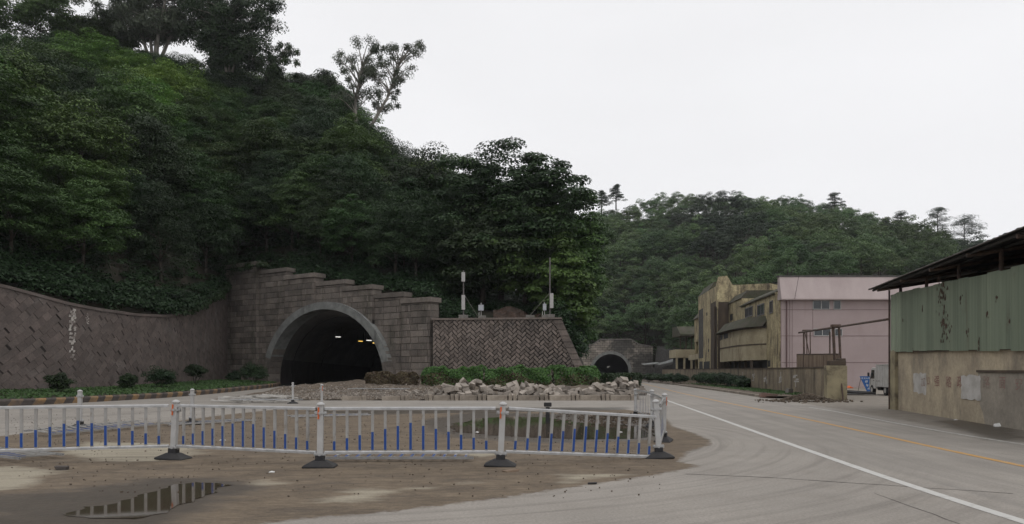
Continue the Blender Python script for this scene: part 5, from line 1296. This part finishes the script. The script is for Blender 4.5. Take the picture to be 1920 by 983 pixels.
# ------------------------------------------------------------------ pink building
PD = 83.
def pk(x): return (x-CX)*PD/F
def pz(y): return H+(HZ-y)*PD/F
pb = empty('pink_building', (0, 0, 0), 0, 'plain pink rendered three storey building with a sloping top band', 'building')
X0, X1 = pk(1465), pk(1760); zA, zB = pz(563), pz(519.5)
mb = MB(); mb.prism([(X0, PD), (X1, PD), (X1, PD+16), (X0+2.4, PD+16)], lambda u, v, w: Vector((u, v, w)), -.1, zA); mb.build('wall', M['pink'], pb)
mb = MB(); a = [(PD-.75, zA), (PD-.75, zA+.12), (PD-.05, zB), (PD+.5, zB), (PD+.5, zA)]
mb.prism(a, lambda u, v, w: Vector((w, u, v)), X0-.25, X1+.2); mb.build('parapet', M['pink_light'], pb)
mb = MB(); mb.prism([(PD-.12, zB), (PD-.12, zB+.16), (PD+.6, zB+.16), (PD+.6, zB)], lambda u, v, w: Vector((w, u, v)), X0-.35, X1+.3); mb.build('roof_edge', M['slate'], pb)
mb = MB()
for y in (581, 630, 680): mb.box(((X0+X1)/2, PD-.008, pz(y)), (X1-X0-.02, .03, .045))
for x in (1524, ): mb.box((pk(x), PD-.006, (pz(562)+pz(630))/2+.02), (.03, .02, pz(562)-pz(630)-.1))
mb.build('render_joint', M['pink_joint'], pb)
for (x0, x1, y0, y1) in ((1524, 1555, 564, 580), (1563, 1576, 564, 580), (1526, 1557, 617, 629.5), (1565, 1578.5, 617, 630)):
    wn = MB(); xa, xb, za, zb = pk(x0), pk(x1), pz(y1), pz(y0); wn.box(((xa+xb)/2, PD-.012, (za+zb)/2), (xb-xa, .05, zb-za)); wo = wn.build('window', M['glass'], pb)
    fm = MB(); t = .06
    for c, dd in ((((xa+xb)/2, zb), (xb-xa+.1, t)), (((xa+xb)/2, za), (xb-xa+.1, t)), ((xa, (za+zb)/2), (t, zb-za)), ((xb, (za+zb)/2), (t, zb-za))): fm.box((c[0], PD-.04, c[1]), (dd[0], .07, dd[1]))
    if x1-x0 > 20: fm.box(((xa+xb)/2, PD-.045, (za+zb)/2), (t, .06, zb-za))
    fm.build('frame', M['frame_white'], wo)
mb = MB()
for x, r in ((1474.5, .07), (1480, .02), (1485, .015)): mb.tube((pk(x), PD-.1, .2), (pk(x), PD-.1, zA-.05), r, n=6)
mb.build('downpipe', M['pink_joint'], pb)
mb = MB(); mb.tube((pk(1492), PD-.9, pz(519)), (pk(1485), PD-.8, pz(562)), .02, n=5); mb.build('cable', M['dark'], pb)

# ------------------------------------------------------------------ old yellow building, running back from the pink one
YA = Vector((X0-.06, PD+.4, 0)); YB = Vector((34.6, 140., 0)); YW = WallMap([YB, YA])     # runs far -> near, outward normal towards the road
yt_, yn = (YA-YB).normalized(), None
def yu(x): return YW.u_at_px(x)
def yv(x, y): q = YW(yu(x), 0); return H+(HZ-y)*q.y/F
yb = empty('derelict_building', (0, 0, 0), 0, 'derelict yellow plaster building streaked with soot, with a curved bay', 'building')
q = YW(10, 0, 1)-YW(10, 0, 0)
def ybox(name, x0, x1, y0, y1, w0, w1, mat, parent=yb, ytop_r=None, bevel=0):
    """block on the facade between photo columns x0..x1; y0 top, y1 bottom measured at x1; w out from the plane"""
    u0, u1 = yu(x0), yu(x1); zt = yv(x1, y0) if ytop_r is None else ytop_r; zb = yv(x1, y1) if y1 is not None else -.1
    mb = MB(); mb.prism([(u0, zb), (u1, zb), (u1, zt), (u0, zt)], YW, w0, w1); return mb.build(name, M[mat], parent, bevel=bevel)
u_of = {x: yu(x) for x in (1308, 1326, 1348, 1366, 1390, 1415, 1437, 1463)}
zR = yv(1460, 546)
# main body
YS = lambda u, v, w: YW(u+min(0, w)*.12, v, w)
mb = MB(); mb.prism([(yu(1390), -.1), (YW.L, -.1), (YW.L, yv(1462, 548)), (yu(1390), yv(1462, 548))], YS, -9, .0); mb.build('wall', M['yellow'], yb)
mb = MB(); zt = yv(1462, 530); mb.prism([(.25, yv(1462, 548)), (.25, yv(1462, 548)+.15), (-1.4, zt), (-8.8, zt), (-8.8, yv(1462, 548))], lambda u, v, w: YS(w, v, u), yu(1390), YW.L-.02); mb.build('roof', M['mossroof'], yb)
mb = MB(); mb.prism([(0.01, zt-2), (.3, yv(1462, 548)), (-1.3, zt+.45), (-1.8, zt+.45), (-1.8, zt-2)], lambda u, v, w: YS(w, v, u), YW.L-.9, YW.L-.03); mb.build('gable_edge', M['yellow'], yb)
mb = MB(); mb.prism([(yu(1366), -.1), (yu(1390), -.1), (yu(1390), yv(1376, 566)), (yu(1366), yv(1376, 566))], YW, -12, -.03); mb.build('wall', M['yellow'], yb)
mb = MB(); zc = yv(1376, 566); mb.prism([(.15, zc), (-.8, zc+1.1), (-11, zc+1.1), (-11, zc)], lambda u, v, w: YW(w, v, u), yu(1365.5), yu(1390)); mb.build('roof', M['mossroof'], yb)
def opening(x0, x1, y0, y1, w, name='window', mat='dark', fr=True, d=.05):
    u0, u1 = yu(x0), yu(x1); xm = (x0+x1)/2; zt, zb = yv(xm, y0), yv(xm, y1); mb = MB(); mb.prism([(u0, zb), (u1, zb), (u1, zt), (u0, zt)], YW, w-.04, w+.012); o = mb.build(name, M[mat], yb)
    if fr:
        f = MB(); t = .12
        for P in ([(u0-t, zt), (u1+t, zt), (u1+t, zt+t), (u0-t, zt+t)], [(u0-t, zb-t), (u1+t, zb-t), (u1+t, zb), (u0-t, zb)], [(u0-t, zb), (u0, zb), (u0, zt), (u0-t, zt)], [(u1, zb), (u1+t, zb), (u1+t, zt), (u1, zt)]): f.prism(P, YW, w, w+.08)
        f.prism([((u0+u1)/2-.05, zb), ((u0+u1)/2+.05, zb), ((u0+u1)/2+.05, zt), ((u0+u1)/2-.05, zt)], YW, w, w+.05); f.build('frame', M['frame_grey'], o)
    return o
opening(1444, 1449, 566, 586, .0); opening(1421, 1433, 572, 590, .0, mat='glass'); opening(1398, 1411, 578, 593, .0)
opening(1369, 1373.5, 589, 601, .0, fr=False)
# the curved bay
ub0, ub1 = yu(1366), yu(1438); um = (ub0+ub1)/2; hw_ = (ub1-ub0)/2; zt, zb = yv(1437, 613), yv(1437, 675)
def bay(u): s_ = (u-um)/hw_; return 2.3*(1-abs(s_)**4.5)+.02
nb_ = 36; us = [ub0+(ub1-ub0)*k/nb_ for k in range(nb_+1)]
def baystrip(name, z0, z1, off, mat, z1in=None, inn=0.):
    mb = MB(); 
    for a, c in zip(us, us[1:]):
        w0, w1 = bay(a)+off, bay(c)+off
        mb.add([YW(a, z0, w0), YW(c, z0, w1), YW(c, z1, w1-inn), YW(a, z1, w0-inn), YW(a, z0, -.3), YW(c, z0, -.3), YW(c, z1, -.3), YW(a, z1, -.3)], [(0, 1, 2, 3), (3, 2, 6, 7), (0, 4, 5, 1)])
    mb.add([YW(ub0, z0, bay(ub0)+off), YW(ub0, z1, bay(ub0)+off-inn), YW(ub0, z1, -.3), YW(ub0, z0, -.3)], [(0, 1, 2, 3)]); return mb.build(name, M[mat], yb, smooth=False)
baystrip('curved_bay', zb, zt-.9, 0, 'yellow_clean'); baystrip('bay_window_band', zt-.9, zt-.05, -.12, 'yellow_clean')
baystrip('bay_band', (zb+zt)/2-.15, (zb+zt)/2-.02, .07, 'soot'); baystrip('bay_band', zt-.12, zt+.06, .12, 'soot')
zq = yv(1437, 592)
baystrip('bay_canopy', zt+.06, zq, .55, 'mossroof', inn=1.1)
for x0, x1 in ((1367, 1374), (1377, 1385), (1388, 1397)):
    u0, u1 = yu(x0), yu(x1); mb = MB(); mb.add([YW(u0, zt-.8, bay(u0)-.06), YW(u1, zt-.8, bay(u1)-.06), YW(u1, zt-.15, bay(u1)-.06), YW(u0, zt-.15, bay(u0)-.06)], [(0, 1, 2, 3)]); mb.build('window', M['dark'], yb, fix=False)
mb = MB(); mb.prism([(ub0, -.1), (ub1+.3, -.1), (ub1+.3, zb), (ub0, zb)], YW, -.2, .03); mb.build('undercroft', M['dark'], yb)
for k_ in range(7): u = ub0+(ub1-ub0)*(k_+.4)/7; mb = MB(); mb.prism([(u-.15, -.1), (u+.15, -.1), (u+.15, zb), (u-.15, zb)], YW, 1.2, 1.5); mb.build('column', M['soot'], yb)
opening(1440, 1444, 676, 688, .0, fr=False)
mb = MB(); u = yu(1399); mb.add([YW(u, yv(1411, 592), .3), YW(u+1.2, yv(1411, 592), .8), YW(u+1.2, yv(1411, 578), .8), YW(u, yv(1411, 578), .3)], [(0, 1, 2, 3)])
# tower
tz0 = yv(1336, 566); TZ = yv(1348, 530)
mb = MB(); u0, u1 = yu(1327), yu(1365.5); mb.prism([(u0, -.1), (u1, -.1), (u1, yv(1348, 545)), (u0, yv(1348, 545))], YW, -9, 1.6); mb.build('stair_tower', M['yellow'], yb)
mb = MB(); zc = yv(1348, 545); mb.prism([(1.62, zc), (.6, TZ+.2), (-8.8, zc+.2), (-8.8, zc)], lambda u, v, w: YW(w, v, u), yu(1326.5), yu(1347)); mb.build('roof', M['mossroof'], yb)
mb = MB(); mb.prism([(1.75, zc-.2), (1.4, TZ), (.2, TZ+.1), (-.6, TZ-1.3), (-6, zc+.2), (-8.9, zc-.5), (-8.9, zc-3.5), (1.65, zc-3.5)], lambda u, v, w: YW(w, v, u), u1-.6, u1+.25); mb.build('gable_wall', M['yellow'], yb)
mb = MB(); mb.prism([(yu(1353), -.1), (u1-.02, -.1), (u1-.02, yv(1360, 566)), (yu(1353), yv(1360, 566))], YW, 1.55, 1.66); mb.build('soot_stain', M['soot'], yb)
ybox('stain_face', 1365.4, 1366.2, 566, None, -.2, 1.5, 'soot')
def topen(x0, x1, y0, y1, mat='dark', w=1.6): 
    u0, u1 = yu(x0), yu(x1); xm = (x0+x1)/2; mb = MB(); zt, zb = yv(xm, y0), yv(xm, y1); mb.prism([(u0, zb), (u1, zb), (u1, zt), (u0, zt)], YW, w-.03, w+.015); return mb.build('window', M[mat], yb)
topen(1328, 1337, 580, 672, 'slate'); topen(1343.5, 1345.5, 586, 592); topen(1347, 1348.5, 635, 642); topen(1347, 1349, 655, 660)
topen(1338, 1350, 678, 692); topen(1329, 1336, 678, 692)
mb = MB(); u = yu(1363); mb.tube(YW(u, 0, 1.8), YW(u, yv(1363, 575), 1.8), .12, n=6); mb.build('downpipe', M['soot'], yb)
# left wing, lower
mb = MB(); mb.prism([(yu(1308), yv(1315, 640)), (yu(1327)+.1, yv(1315, 640)), (yu(1327)+.1, yv(1315, 597)), (yu(1308), yv(1315, 597))], YW, -8, .6); mb.build('wing', M['yellow'], yb)
mb = MB(); zc = yv(1315, 597); mb.prism([(.9, zc), (-.4, zc+1.6), (-7.8, zc+1.6), (-7.8, zc)], lambda u, v, w: YW(w, v, u), yu(1307.5), yu(1327)); mb.build('roof', M['mossroof'], yb)
mb = MB(); mb.prism([(yu(1308), -.1), (yu(1327)+.1, -.1), (yu(1327)+.1, yv(1315, 640)), (yu(1308), yv(1315, 640))], YW, -8, -1.2); mb.build('lower_wall', M['soot'], yb)
for x in (1309, 1317.5, 1325): mb = MB(); u = yu(x); mb.prism([(u, -.1), (u+.5, -.1), (u+.5, yv(1315, 640)), (u, yv(1315, 640))], YW, .1, .6); mb.build('column', M['yellow'], yb)
mb = MB(); mb.prism([(yu(1302), yv(1312, 675)), (yu(1327), yv(1312, 675)), (yu(1327), yv(1312, 665)), (yu(1302), yv(1312, 665))], YW, -1, 1.5); mb.build('balcony', M['yellow_clean'], yb)
topen(1316, 1321.5, 612, 626, 'dark', .6)
# low lean-to at the far end
lean = empty('lean_to', (0, 0, 0), 0, 'low ochre annex on columns with a mossy roof, left of the derelict building', 'annex'); B0 = Vector((34.5, 145, 0))
mb = MB(); mb.box((33.9, 147.5, 5.4), (4.4, 6, 1.6)); mb.build('upper_wall', M['yellow_clean'], lean)
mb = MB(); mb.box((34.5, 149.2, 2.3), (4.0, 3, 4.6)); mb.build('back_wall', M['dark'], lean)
for x in (31.95, 33.4, 34.8, 36): mb = MB(); mb.box((x, 144.8, 2.3), (.35, .35, 4.6)); mb.build('column', M['yellow_clean'], lean)
mb = MB(); mb.prism([(143.8, 8.8), (143.8, 9.1), (147, 10.8), (151, 10.8), (151, 8.8)], lambda u, v, w: Vector((w, u, v)), 32.4, 36.6); mb.build('roof', M['mossroof'], lean)
for x in (32.7, 33.8, 34.9): mb = MB(); mb.box((x, 145, 7.5), (.2, .2, 2.7)); mb.build('column', M['soot'], lean)
# ramshackle shed
sh = empty('shed', (0, 0, 0), 0, 'ramshackle dark board shed with sagging sheet roof behind the far boundary wall', 'shed')
mb = MB(); A0, A1 = PX(1210, 705, 162), PX(1294, 705, 148); nn = 26; random.seed(4)
for i in range(nn):
    a, c = A0.lerp(A1, i/nn), A0.lerp(A1, (i+.92)/nn); zt = 1.6+interp(i/nn, [(0, 1.0), (.4, 1.35), (.8, 2.2), (1, 4.2)])+random.uniform(-.15, .15); mb.cr = random.random()
    mb.add([Vector((a.x, a.y, 0)), Vector((c.x, c.y, 0)), Vector((c.x+.1, c.y, zt)), Vector((a.x, a.y, zt)), Vector((a.x, a.y+.08, 0)), Vector((c.x, c.y+.08, 0)), Vector((c.x+.1, c.y+.08, zt)), Vector((a.x, a.y+.08, zt))], [(0, 1, 2, 3), (5, 4, 7, 6), (3, 2, 6, 7), (0, 3, 7, 4), (1, 5, 6, 2)])
mb.build('board_wall', M['slate'], sh)
for (x0, y0, x1, y1) in ((1208, 684, 1238, 681), (1236, 684, 1262, 678), (1250, 681, 1279, 671)):
    a, c = PX(x0, y0, 158), PX(x1, y1, 150); mb = MB(); up = Vector((0, 3.5, .25)); mb.add([a, c, c+up, a+up, a-Vector((0, 0, .12)), c-Vector((0, 0, .12)), c+up-Vector((0, 0, .12)), a+up-Vector((0, 0, .12))], [(0, 1, 2, 3), (7, 6, 5, 4), (0, 4, 5, 1), (1, 5, 6, 2), (2, 6, 7, 3), (3, 7, 4, 0)]); mb.build('roof_sheet', M['ring'], sh)

# ------------------------------------------------------------------ truck
random.seed(10)
rear = Vector((26.6, 53.3, 0)); front = Vector((27.05, 56.3, 0)); hd = (front-rear).normalized(); rz = math.atan2(hd.y, hd.x)
side_n = Vector((-hd.y, hd.x, 0)); tr = empty('box_truck', rear-side_n*.85, rz, 'small dirty white box truck parked nose away beside the warehouse', 'truck')
# local: x forward, y left (the side the camera sees), rear axle at x=0
mb = MB(); mb.box((.35, 0, 1.42), (3.0, 1.74, 1.62)); mb.build('cargo_box', M['truckwhite'], tr, bevel=.02)
mb = MB()
for x in (-1.1, -.6, -.1, .4, .9, 1.4): mb.box((x, .875, 1.42), (.04, .02, 1.5))
mb.box((.35, .88, 2.2), (3.02, .03, .07)); mb.box((.35, .88, .64), (3.02, .03, .07)); mb.build('box_rib', M['frame_white'], tr)
mb = MB(); mb.prism([(1.95, .45), (3.5, .45), (3.58, .75), (3.5, 1.15), (3.1, 1.95), (2.95, 2.02), (1.95, 2.02)], lambda u, v, w: Vector((u, w, v)), -.8, .8); cab = mb.build('cab', M['truckwhite'], tr, bevel=.03)
mb = MB(); mb.prism([(2.35, 1.2), (3.25, 1.2), (2.98, 1.85), (2.35, 1.85)], lambda u, v, w: Vector((u, w, v)), .8, .815); mb.build('side_window', M['glass'], tr)
mb = MB(); mb.prism([(3.47, 1.25), (3.53, 1.24), (3.15, 1.95), (3.08, 1.93)], lambda u, v, w: Vector((u, w, v)), -.7, .7); mb.build('windscreen', M['glass'], tr)
mb = MB(); mb.box((2.0, .815, 1.1), (.03, .02, 1.1)); mb.box((3.3, .815, 1.0), (.03, .02, .5)); mb.box((2.45, .83, 1.05), (.14, .03, .05)); mb.build('door_seam', M['frame_grey'], tr)
mb = MB(); mb.box((3.25, .95, 1.5), (.08, .12, .3)); mb.build('mirror', M['rubber'], tr)
mb = MB(); mb.box((1.1, 0, .52), (4.6, .7, .16)); mb.box((1.4, .6, .5), (.8, .3, .3)); mb.build('chassis', M['dark'], tr)
for x in (0, 2.9):
    for y in (.72, -.72):
        mb = MB(); mb.tube((x, y-.1, .36), (x, y+.1, .36), .36, n=20); w_ = mb.build('wheel', M['rubber'], tr); mb = MB(); mb.tube((x, y+.1*(1 if y > 0 else -1), .36), (x, y+.115*(1 if y > 0 else -1), .36), .19, n=14); mb.build('rim', M['frame_white'], w_)
# fake-free row of tiny lettering strokes along the box side
mb = MB()
for k_ in range(5): mb.box((.95+.17*k_, .873, 1.05), (.1, .008, .035)); mb.box((.95+.17*k_, .875, 1.02), (.03, .008, .1))
mb.build('side_lettering', M['frame_grey'], tr)
# blue sign leaning behind
sg = empty('notice_board', PX(1622, 730, 62), R(-12), 'blue notice board with white characters leaning beside the truck', 'sign'); sg.location.z = 0; mb = MB(); mb.prism([(-.42, 1.35), (.46, 1.35), (.46, 0.1), (.14, .1)], lambda u, v, w: Vector((u, w, v)), 0, .04); mb.build('board', M['signblue'], sg)
def sgf(cx_, cz_): return lambda x, y: Vector((cx_+x, -.008, cz_+y))
for (t, cx_, cz_, s_) in (('欢', -.22, 1.18, .16), ('迎', -.04, 1.18, .16), ('光', .14, 1.18, .16), ('临', .32, 1.18, .16), ('停', .1, .90, .24), ('车', .17, .60, .24), ('场', .27, .32, .18)):
    glyph(sg, t, sgf(cx_, cz_), s_, M['white'], 'lettering')
mb = MB(); mb.tube((-.45, .5, 0), (-.3, .03, 1.3), .02); mb.build('leg', M['rust'], sg)
# pipes
random.seed(6)
for k_ in range(11):
    a = PX(1574+random.uniform(-4, 10), 737, 54)+Vector((0, random.uniform(-1.2, 1.2), 0)); L_ = random.uniform(1.7, 2.6); a.z = .1+.08*(k_//3); mb = MB(); ang = random.uniform(-.35, .1); mb.tube((0, 0, 0), (L_*math.cos(ang), L_*math.sin(ang)*.6, -.05*(k_//3)), .065, n=8)
    o = mb.build('steel_pipe', M['rubber'] if k_ % 3 else M['box_grey'], smooth=True); o.location = a
    tag(o, 'grey pipe in the heap on the yard ground before the truck' if k_ % 3 == 0 else 'black pipe in the heap on the yard ground before the truck', 'pipe', 'pipes heaped in the yard' if k_ % 3 else 'grey pipes heaped in the yard')
crumpled(1592, 728, .5, M['orange'], 'red plastic sheet end on the pipe heap', .2, 'plastic_sheet')

# ------------------------------------------------------------------ warehouse on the right
WA, WB = Vector((16.9, 32.9)), Vector((12.9, 14.2)); WH = WallMap([WA, WB]); Lw = WH.L
def wu(x): return WH.u_at_px(x)
def wv(x, y): q = WH(wu(x), 0); return H+(HZ-y)*q.y/F
wh = empty('warehouse', (0, 0, 0), 0, 'long shed with grey plaster wall, faded green metal sheeting and a dark overhanging roof', 'warehouse')
q1 = WH(5, 0, 1)-WH(5, 0, 0)
ZL0, ZL1 = wv(1672, 657), 2.3; ZG0, ZG1 = wv(1672, 549)-.05, 4.6
def zl(u): return ZL0+(ZL1-ZL0)*min(1.2, u/ wu(1919))
def zg(u): return ZG0+(ZG1-ZG0)*u/wu(1919)
mb = MB(); mb.prism([(0, -.1), (Lw, -.1), (Lw, zl(Lw)), (0, zl(0))], WH, -.3, 0); mb.build('plaster_wall', M['wallconc'], wh)
mb = MB(); mb.prism([(-.35, -.1), (.42, -.1), (.38, zl(0)), (-.30, zl(0))], WH, -.45, .14); mb.build('corner_pier', M['pillar'], wh, bevel=.02)
mb = MB(); inw = -q1; P0 = WH(0.02, 0, -.3); P1 = P0+inw*14; mb.add([Vector((P0.x, P0.y, -.1)), Vector((P1.x, P1.y, -.1)), Vector((P1.x, P1.y, 7.2)), Vector((P0.x, P0.y, ZG0))], [(0, 1, 2, 3)]); o = mb.build('end_wall', M['wallconc'], wh, fix=False); sm = o.modifiers.new('solid', 'SOLIDIFY'); sm.thickness = .2
# inner back wall so the shed stays dark inside
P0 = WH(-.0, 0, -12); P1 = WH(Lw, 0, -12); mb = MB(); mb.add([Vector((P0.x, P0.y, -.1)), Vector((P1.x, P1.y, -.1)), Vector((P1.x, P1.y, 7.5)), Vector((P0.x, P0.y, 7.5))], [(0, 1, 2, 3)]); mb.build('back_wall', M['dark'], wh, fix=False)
P0 = WH(Lw, 0, -.3); P1 = P0+inw*12; mb = MB(); mb.add([Vector((P0.x, P0.y, -.1)), Vector((P1.x, P1.y, -.1)), Vector((P1.x, P1.y, 7.2)), Vector((P0.x, P0.y, 4.5))], [(0, 1, 2, 3)]); mb.build('end_wall', M['wallconc'], wh, fix=False)
# green sheets, each sheet with its own tone and ribs
u = -.38; random.seed(15); si = 0
while u < Lw:
    wsh = .82; mb = MB(); mb.cr = random.random(); ribs = 9; zo = random.uniform(-.03, .03); off = .10+(si % 2)*.012; lowd = random.uniform(-.03, .04)
    if u < 1.2: ribs = 2
    pts = []
    for r in range(ribs+1):
        ua = u+wsh*r/ribs; pts.append((ua, off)); 
        if r < ribs: pts += [(ua+wsh/ribs*.55, off), (ua+wsh/ribs*.66, off+.045), (ua+wsh/ribs*.86, off+.045)]
    base_cr = mb.cr
    for (ua, wa), (ub, wb) in zip(pts, pts[1:]):
        mb.cr = base_cr+(random.uniform(-.5, .5) if wb != wa else .25*random.uniform(-1, 1))
        mb.add([WH(ua, zl(max(0, ua))-.06+lowd, wa), WH(ub, zl(max(0, ub))-.06+lowd, wb), WH(ub, zg(ub)+zo, wb-.0), WH(ua, zg(ua)+zo, wa)], [(0, 1, 2, 3)])
    mb.build('green_sheet', M['green'], wh, fix=False); u += wsh-.01; si += 1
# rust holes as ragged thin flakes on the sheets
mb = MB()
for (x, y, s_, n_) in ((1773, 545, .35, 26), (1778, 560, .3, 22), (1778, 612, .3, 34), (1787, 625, .28, 20), (1824, 625, .12, 5), (1720, 655, .12, 5), (1812, 560, .1, 4), (1738, 580, .05, 2), (1768, 533, .2, 8), (1845, 640, .1, 5), (1880, 560, .06, 3), (1862, 590, .05, 3), (1905, 600, .06, 3), (1700, 600, .05, 3)):
    for _ in range(n_):
        uu = wu(x)+random.gauss(0, s_*.5); vv = wv(x, y)+random.gauss(0, s_); r = random.uniform(.02, .07); n = 6; mb.add([WH(uu+r*random.uniform(.5, 1)*math.cos(6.28*i/n), vv+1.7*r*random.uniform(.5, 1)*math.sin(6.28*i/n), .155+random.uniform(0, .004)) for i in range(n)], [tuple(range(n))])
tag(mb.build('rust_flakes', M['rustblack'], wh, fix=False), kind='stuff')
# sheet bottom angle and ledge
mb = MB(); mb.prism([(-.35, zl(0)-.10), (Lw, zl(Lw)-.10), (Lw, zl(Lw)-.02), (-.35, zl(0)-.02)], WH, .0, .09); mb.build('flashing', M['soot'], wh)
# later cement repair with its ledge
mb = MB(); ua = wu(1836); P = [(ua+.5, 0.0), (ua+.35, .35), (ua+.1, .6), (ua+.2, .8), (ua+.0, 1.02), (ua-.05, 1.62), (Lw, 1.56), (Lw, -.05)]; mb.prism(P, WH, -.05, .022); mb.build('cement_repair', M['wallpatch'], wh)
mb = MB(); mb.prism([(ua-.05, 1.63), (Lw, 1.57), (Lw, 1.64), (ua-.05, 1.70)], WH, 0, .07); mb.build('ledge', M['soot'], wh)
def patch(x0, x1, y0, y1, mat, w, name):
    u0, u1 = wu(x0), wu(x1); v0, v1 = wv((x0+x1)/2, y1), wv((x0+x1)/2, y0); P = []
    for (a, c), (b_, d_) in zip(((u0, v0), (u1, v0), (u1, v1), (u0, v1)), ((u1, v0), (u1, v1), (u0, v1), (u0, v0))):
        for k in range(7): P.append((a+(b_-a)*k/7+random.uniform(-.05, .05), c+(d_-c)*k/7+random.uniform(-.05, .05)))
    mb = MB(); mb.add([WH(a, c, w) for a, c in P], [tuple(range(len(P)))]); return mb.build(name, M[mat], wh, fix=False)
patch(1713, 1737, 700, 738, 'whitewash', .005, 'whitewash_patch'); patch(1804, 1840, 705, 748, 'whitewash', .027, 'whitewash_patch')
def onW(x, y, w=.006, wdt=1.0):
    u0 = wu(x); v0 = wv(x, y); return lambda a, c: WH(u0+a*wdt, v0+c, w)
for (t, x, y, s_, mt, w, wt) in (('加', 1731, 716, .42, 'redfaint', .009, 1.2), ('口', 1741, 715, .36, 'redtext', .010, .9), ('强', 1757, 715, .44, 'redtext', .008, 1.35), ('路', 1779, 716, .44, 'redtext', .008, 1.35), ('政', 1800, 716, .44, 'redtext', .008, 1.35), ('路', 1851, 717, .44, 'redfaint', .028, 1.35), ('面', 1881, 718, .40, 'redfaint', .028, 1.2), ('安', 1912, 720, .40, 'redfaint', .028, 1.2)):
    glyph(wh, t, onW(x, y, w, wt), s_, M[mt])
# roof
rf = MB(); ez = 5.42
def RP(u, w, z): q = WH(u, 0, w); return Vector((q.x, q.y, z))
def ezu(u): return interp(u, [(-1.2, ez), (wu(1919), 5.36), (Lw, 5.3)])
us = np.arange(-1.0, Lw, .19)
for i, (a, c) in enumerate(zip(us, us[1:])):
    o1 = .03*(i % 2); o2 = .03*((i+1) % 2); jag = .03*math.sin(i*1.3)
    rf.add([RP(a, .85+jag, ezu(a)+o1), RP(c, .85+jag, ezu(c)+o2), RP(c, -12, ezu(c)+1.9+o2), RP(a, -12, ezu(a)+1.9+o1)], [(0, 1, 2, 3)])
o = rf.build('roof', M['roofsheet'], wh, fix=False); sm = o.modifiers.new('solid', 'SOLIDIFY'); sm.thickness = .02
mb = MB()
for w in (.70, -.25, -1.6, -3.2, -5): z_ = -.09+(.85-w)*.148; mb.tube(RP(-.9, w, ezu(-.9)+z_), RP(Lw, w, ezu(Lw)+z_), .05, n=4)
mb.build('purlin', M['roofsheet'], wh)
mb = MB()
for u in np.arange(.2, Lw, 3.4): mb.tube(RP(u, .8, ezu(u)-.16), RP(u, -12, ezu(u)+1.7), .07, n=4); mb.tube(RP(u, -.15, 0), RP(u, -.15, ezu(u)-.0), .07, n=6)
mb.build('rafter', M['rust'], wh)
mb = MB(); mb.tube(RP(-.98, .87, ez-.0), RP(-.98, -5, ez+.85), .035, n=4); mb.tube(RP(-1, .87, ezu(-1)+.0), RP(Lw, .87, ezu(Lw)), .022, n=4); mb.build('eave_edge', M['roofedge'], wh)
mb = MB(); mb.tube(WH(-.36, 0, .16), WH(-.36, 5.3, .16), .04, n=6); mb.build('downpipe', M['rust'], wh)

# ------------------------------------------------------------------ haze
mb = MB(); mb.box((0, 320, 74), (1500, 860, 152)); hz_ = mb.build('haze', M['dark']); tag(hz_, kind='stuff')
hm = bpy.data.materials.new('haze'); hm.use_nodes = True; hn = hm.node_tree; hn.nodes.clear(); pv = hn.nodes.new('ShaderNodeVolumePrincipled'); pv.inputs['Color'].default_value = (.93, .95, 1, 1); pv.inputs['Density'].default_value = .00015
ho = hn.nodes.new('ShaderNodeOutputMaterial'); hn.links.new(pv.outputs[0], ho.inputs['Volume']); hz_.data.materials.clear(); hz_.data.materials.append(hm)
for k, pl in PR.items():
    for p in pl:
        if id(p) not in used: print('unused', k)
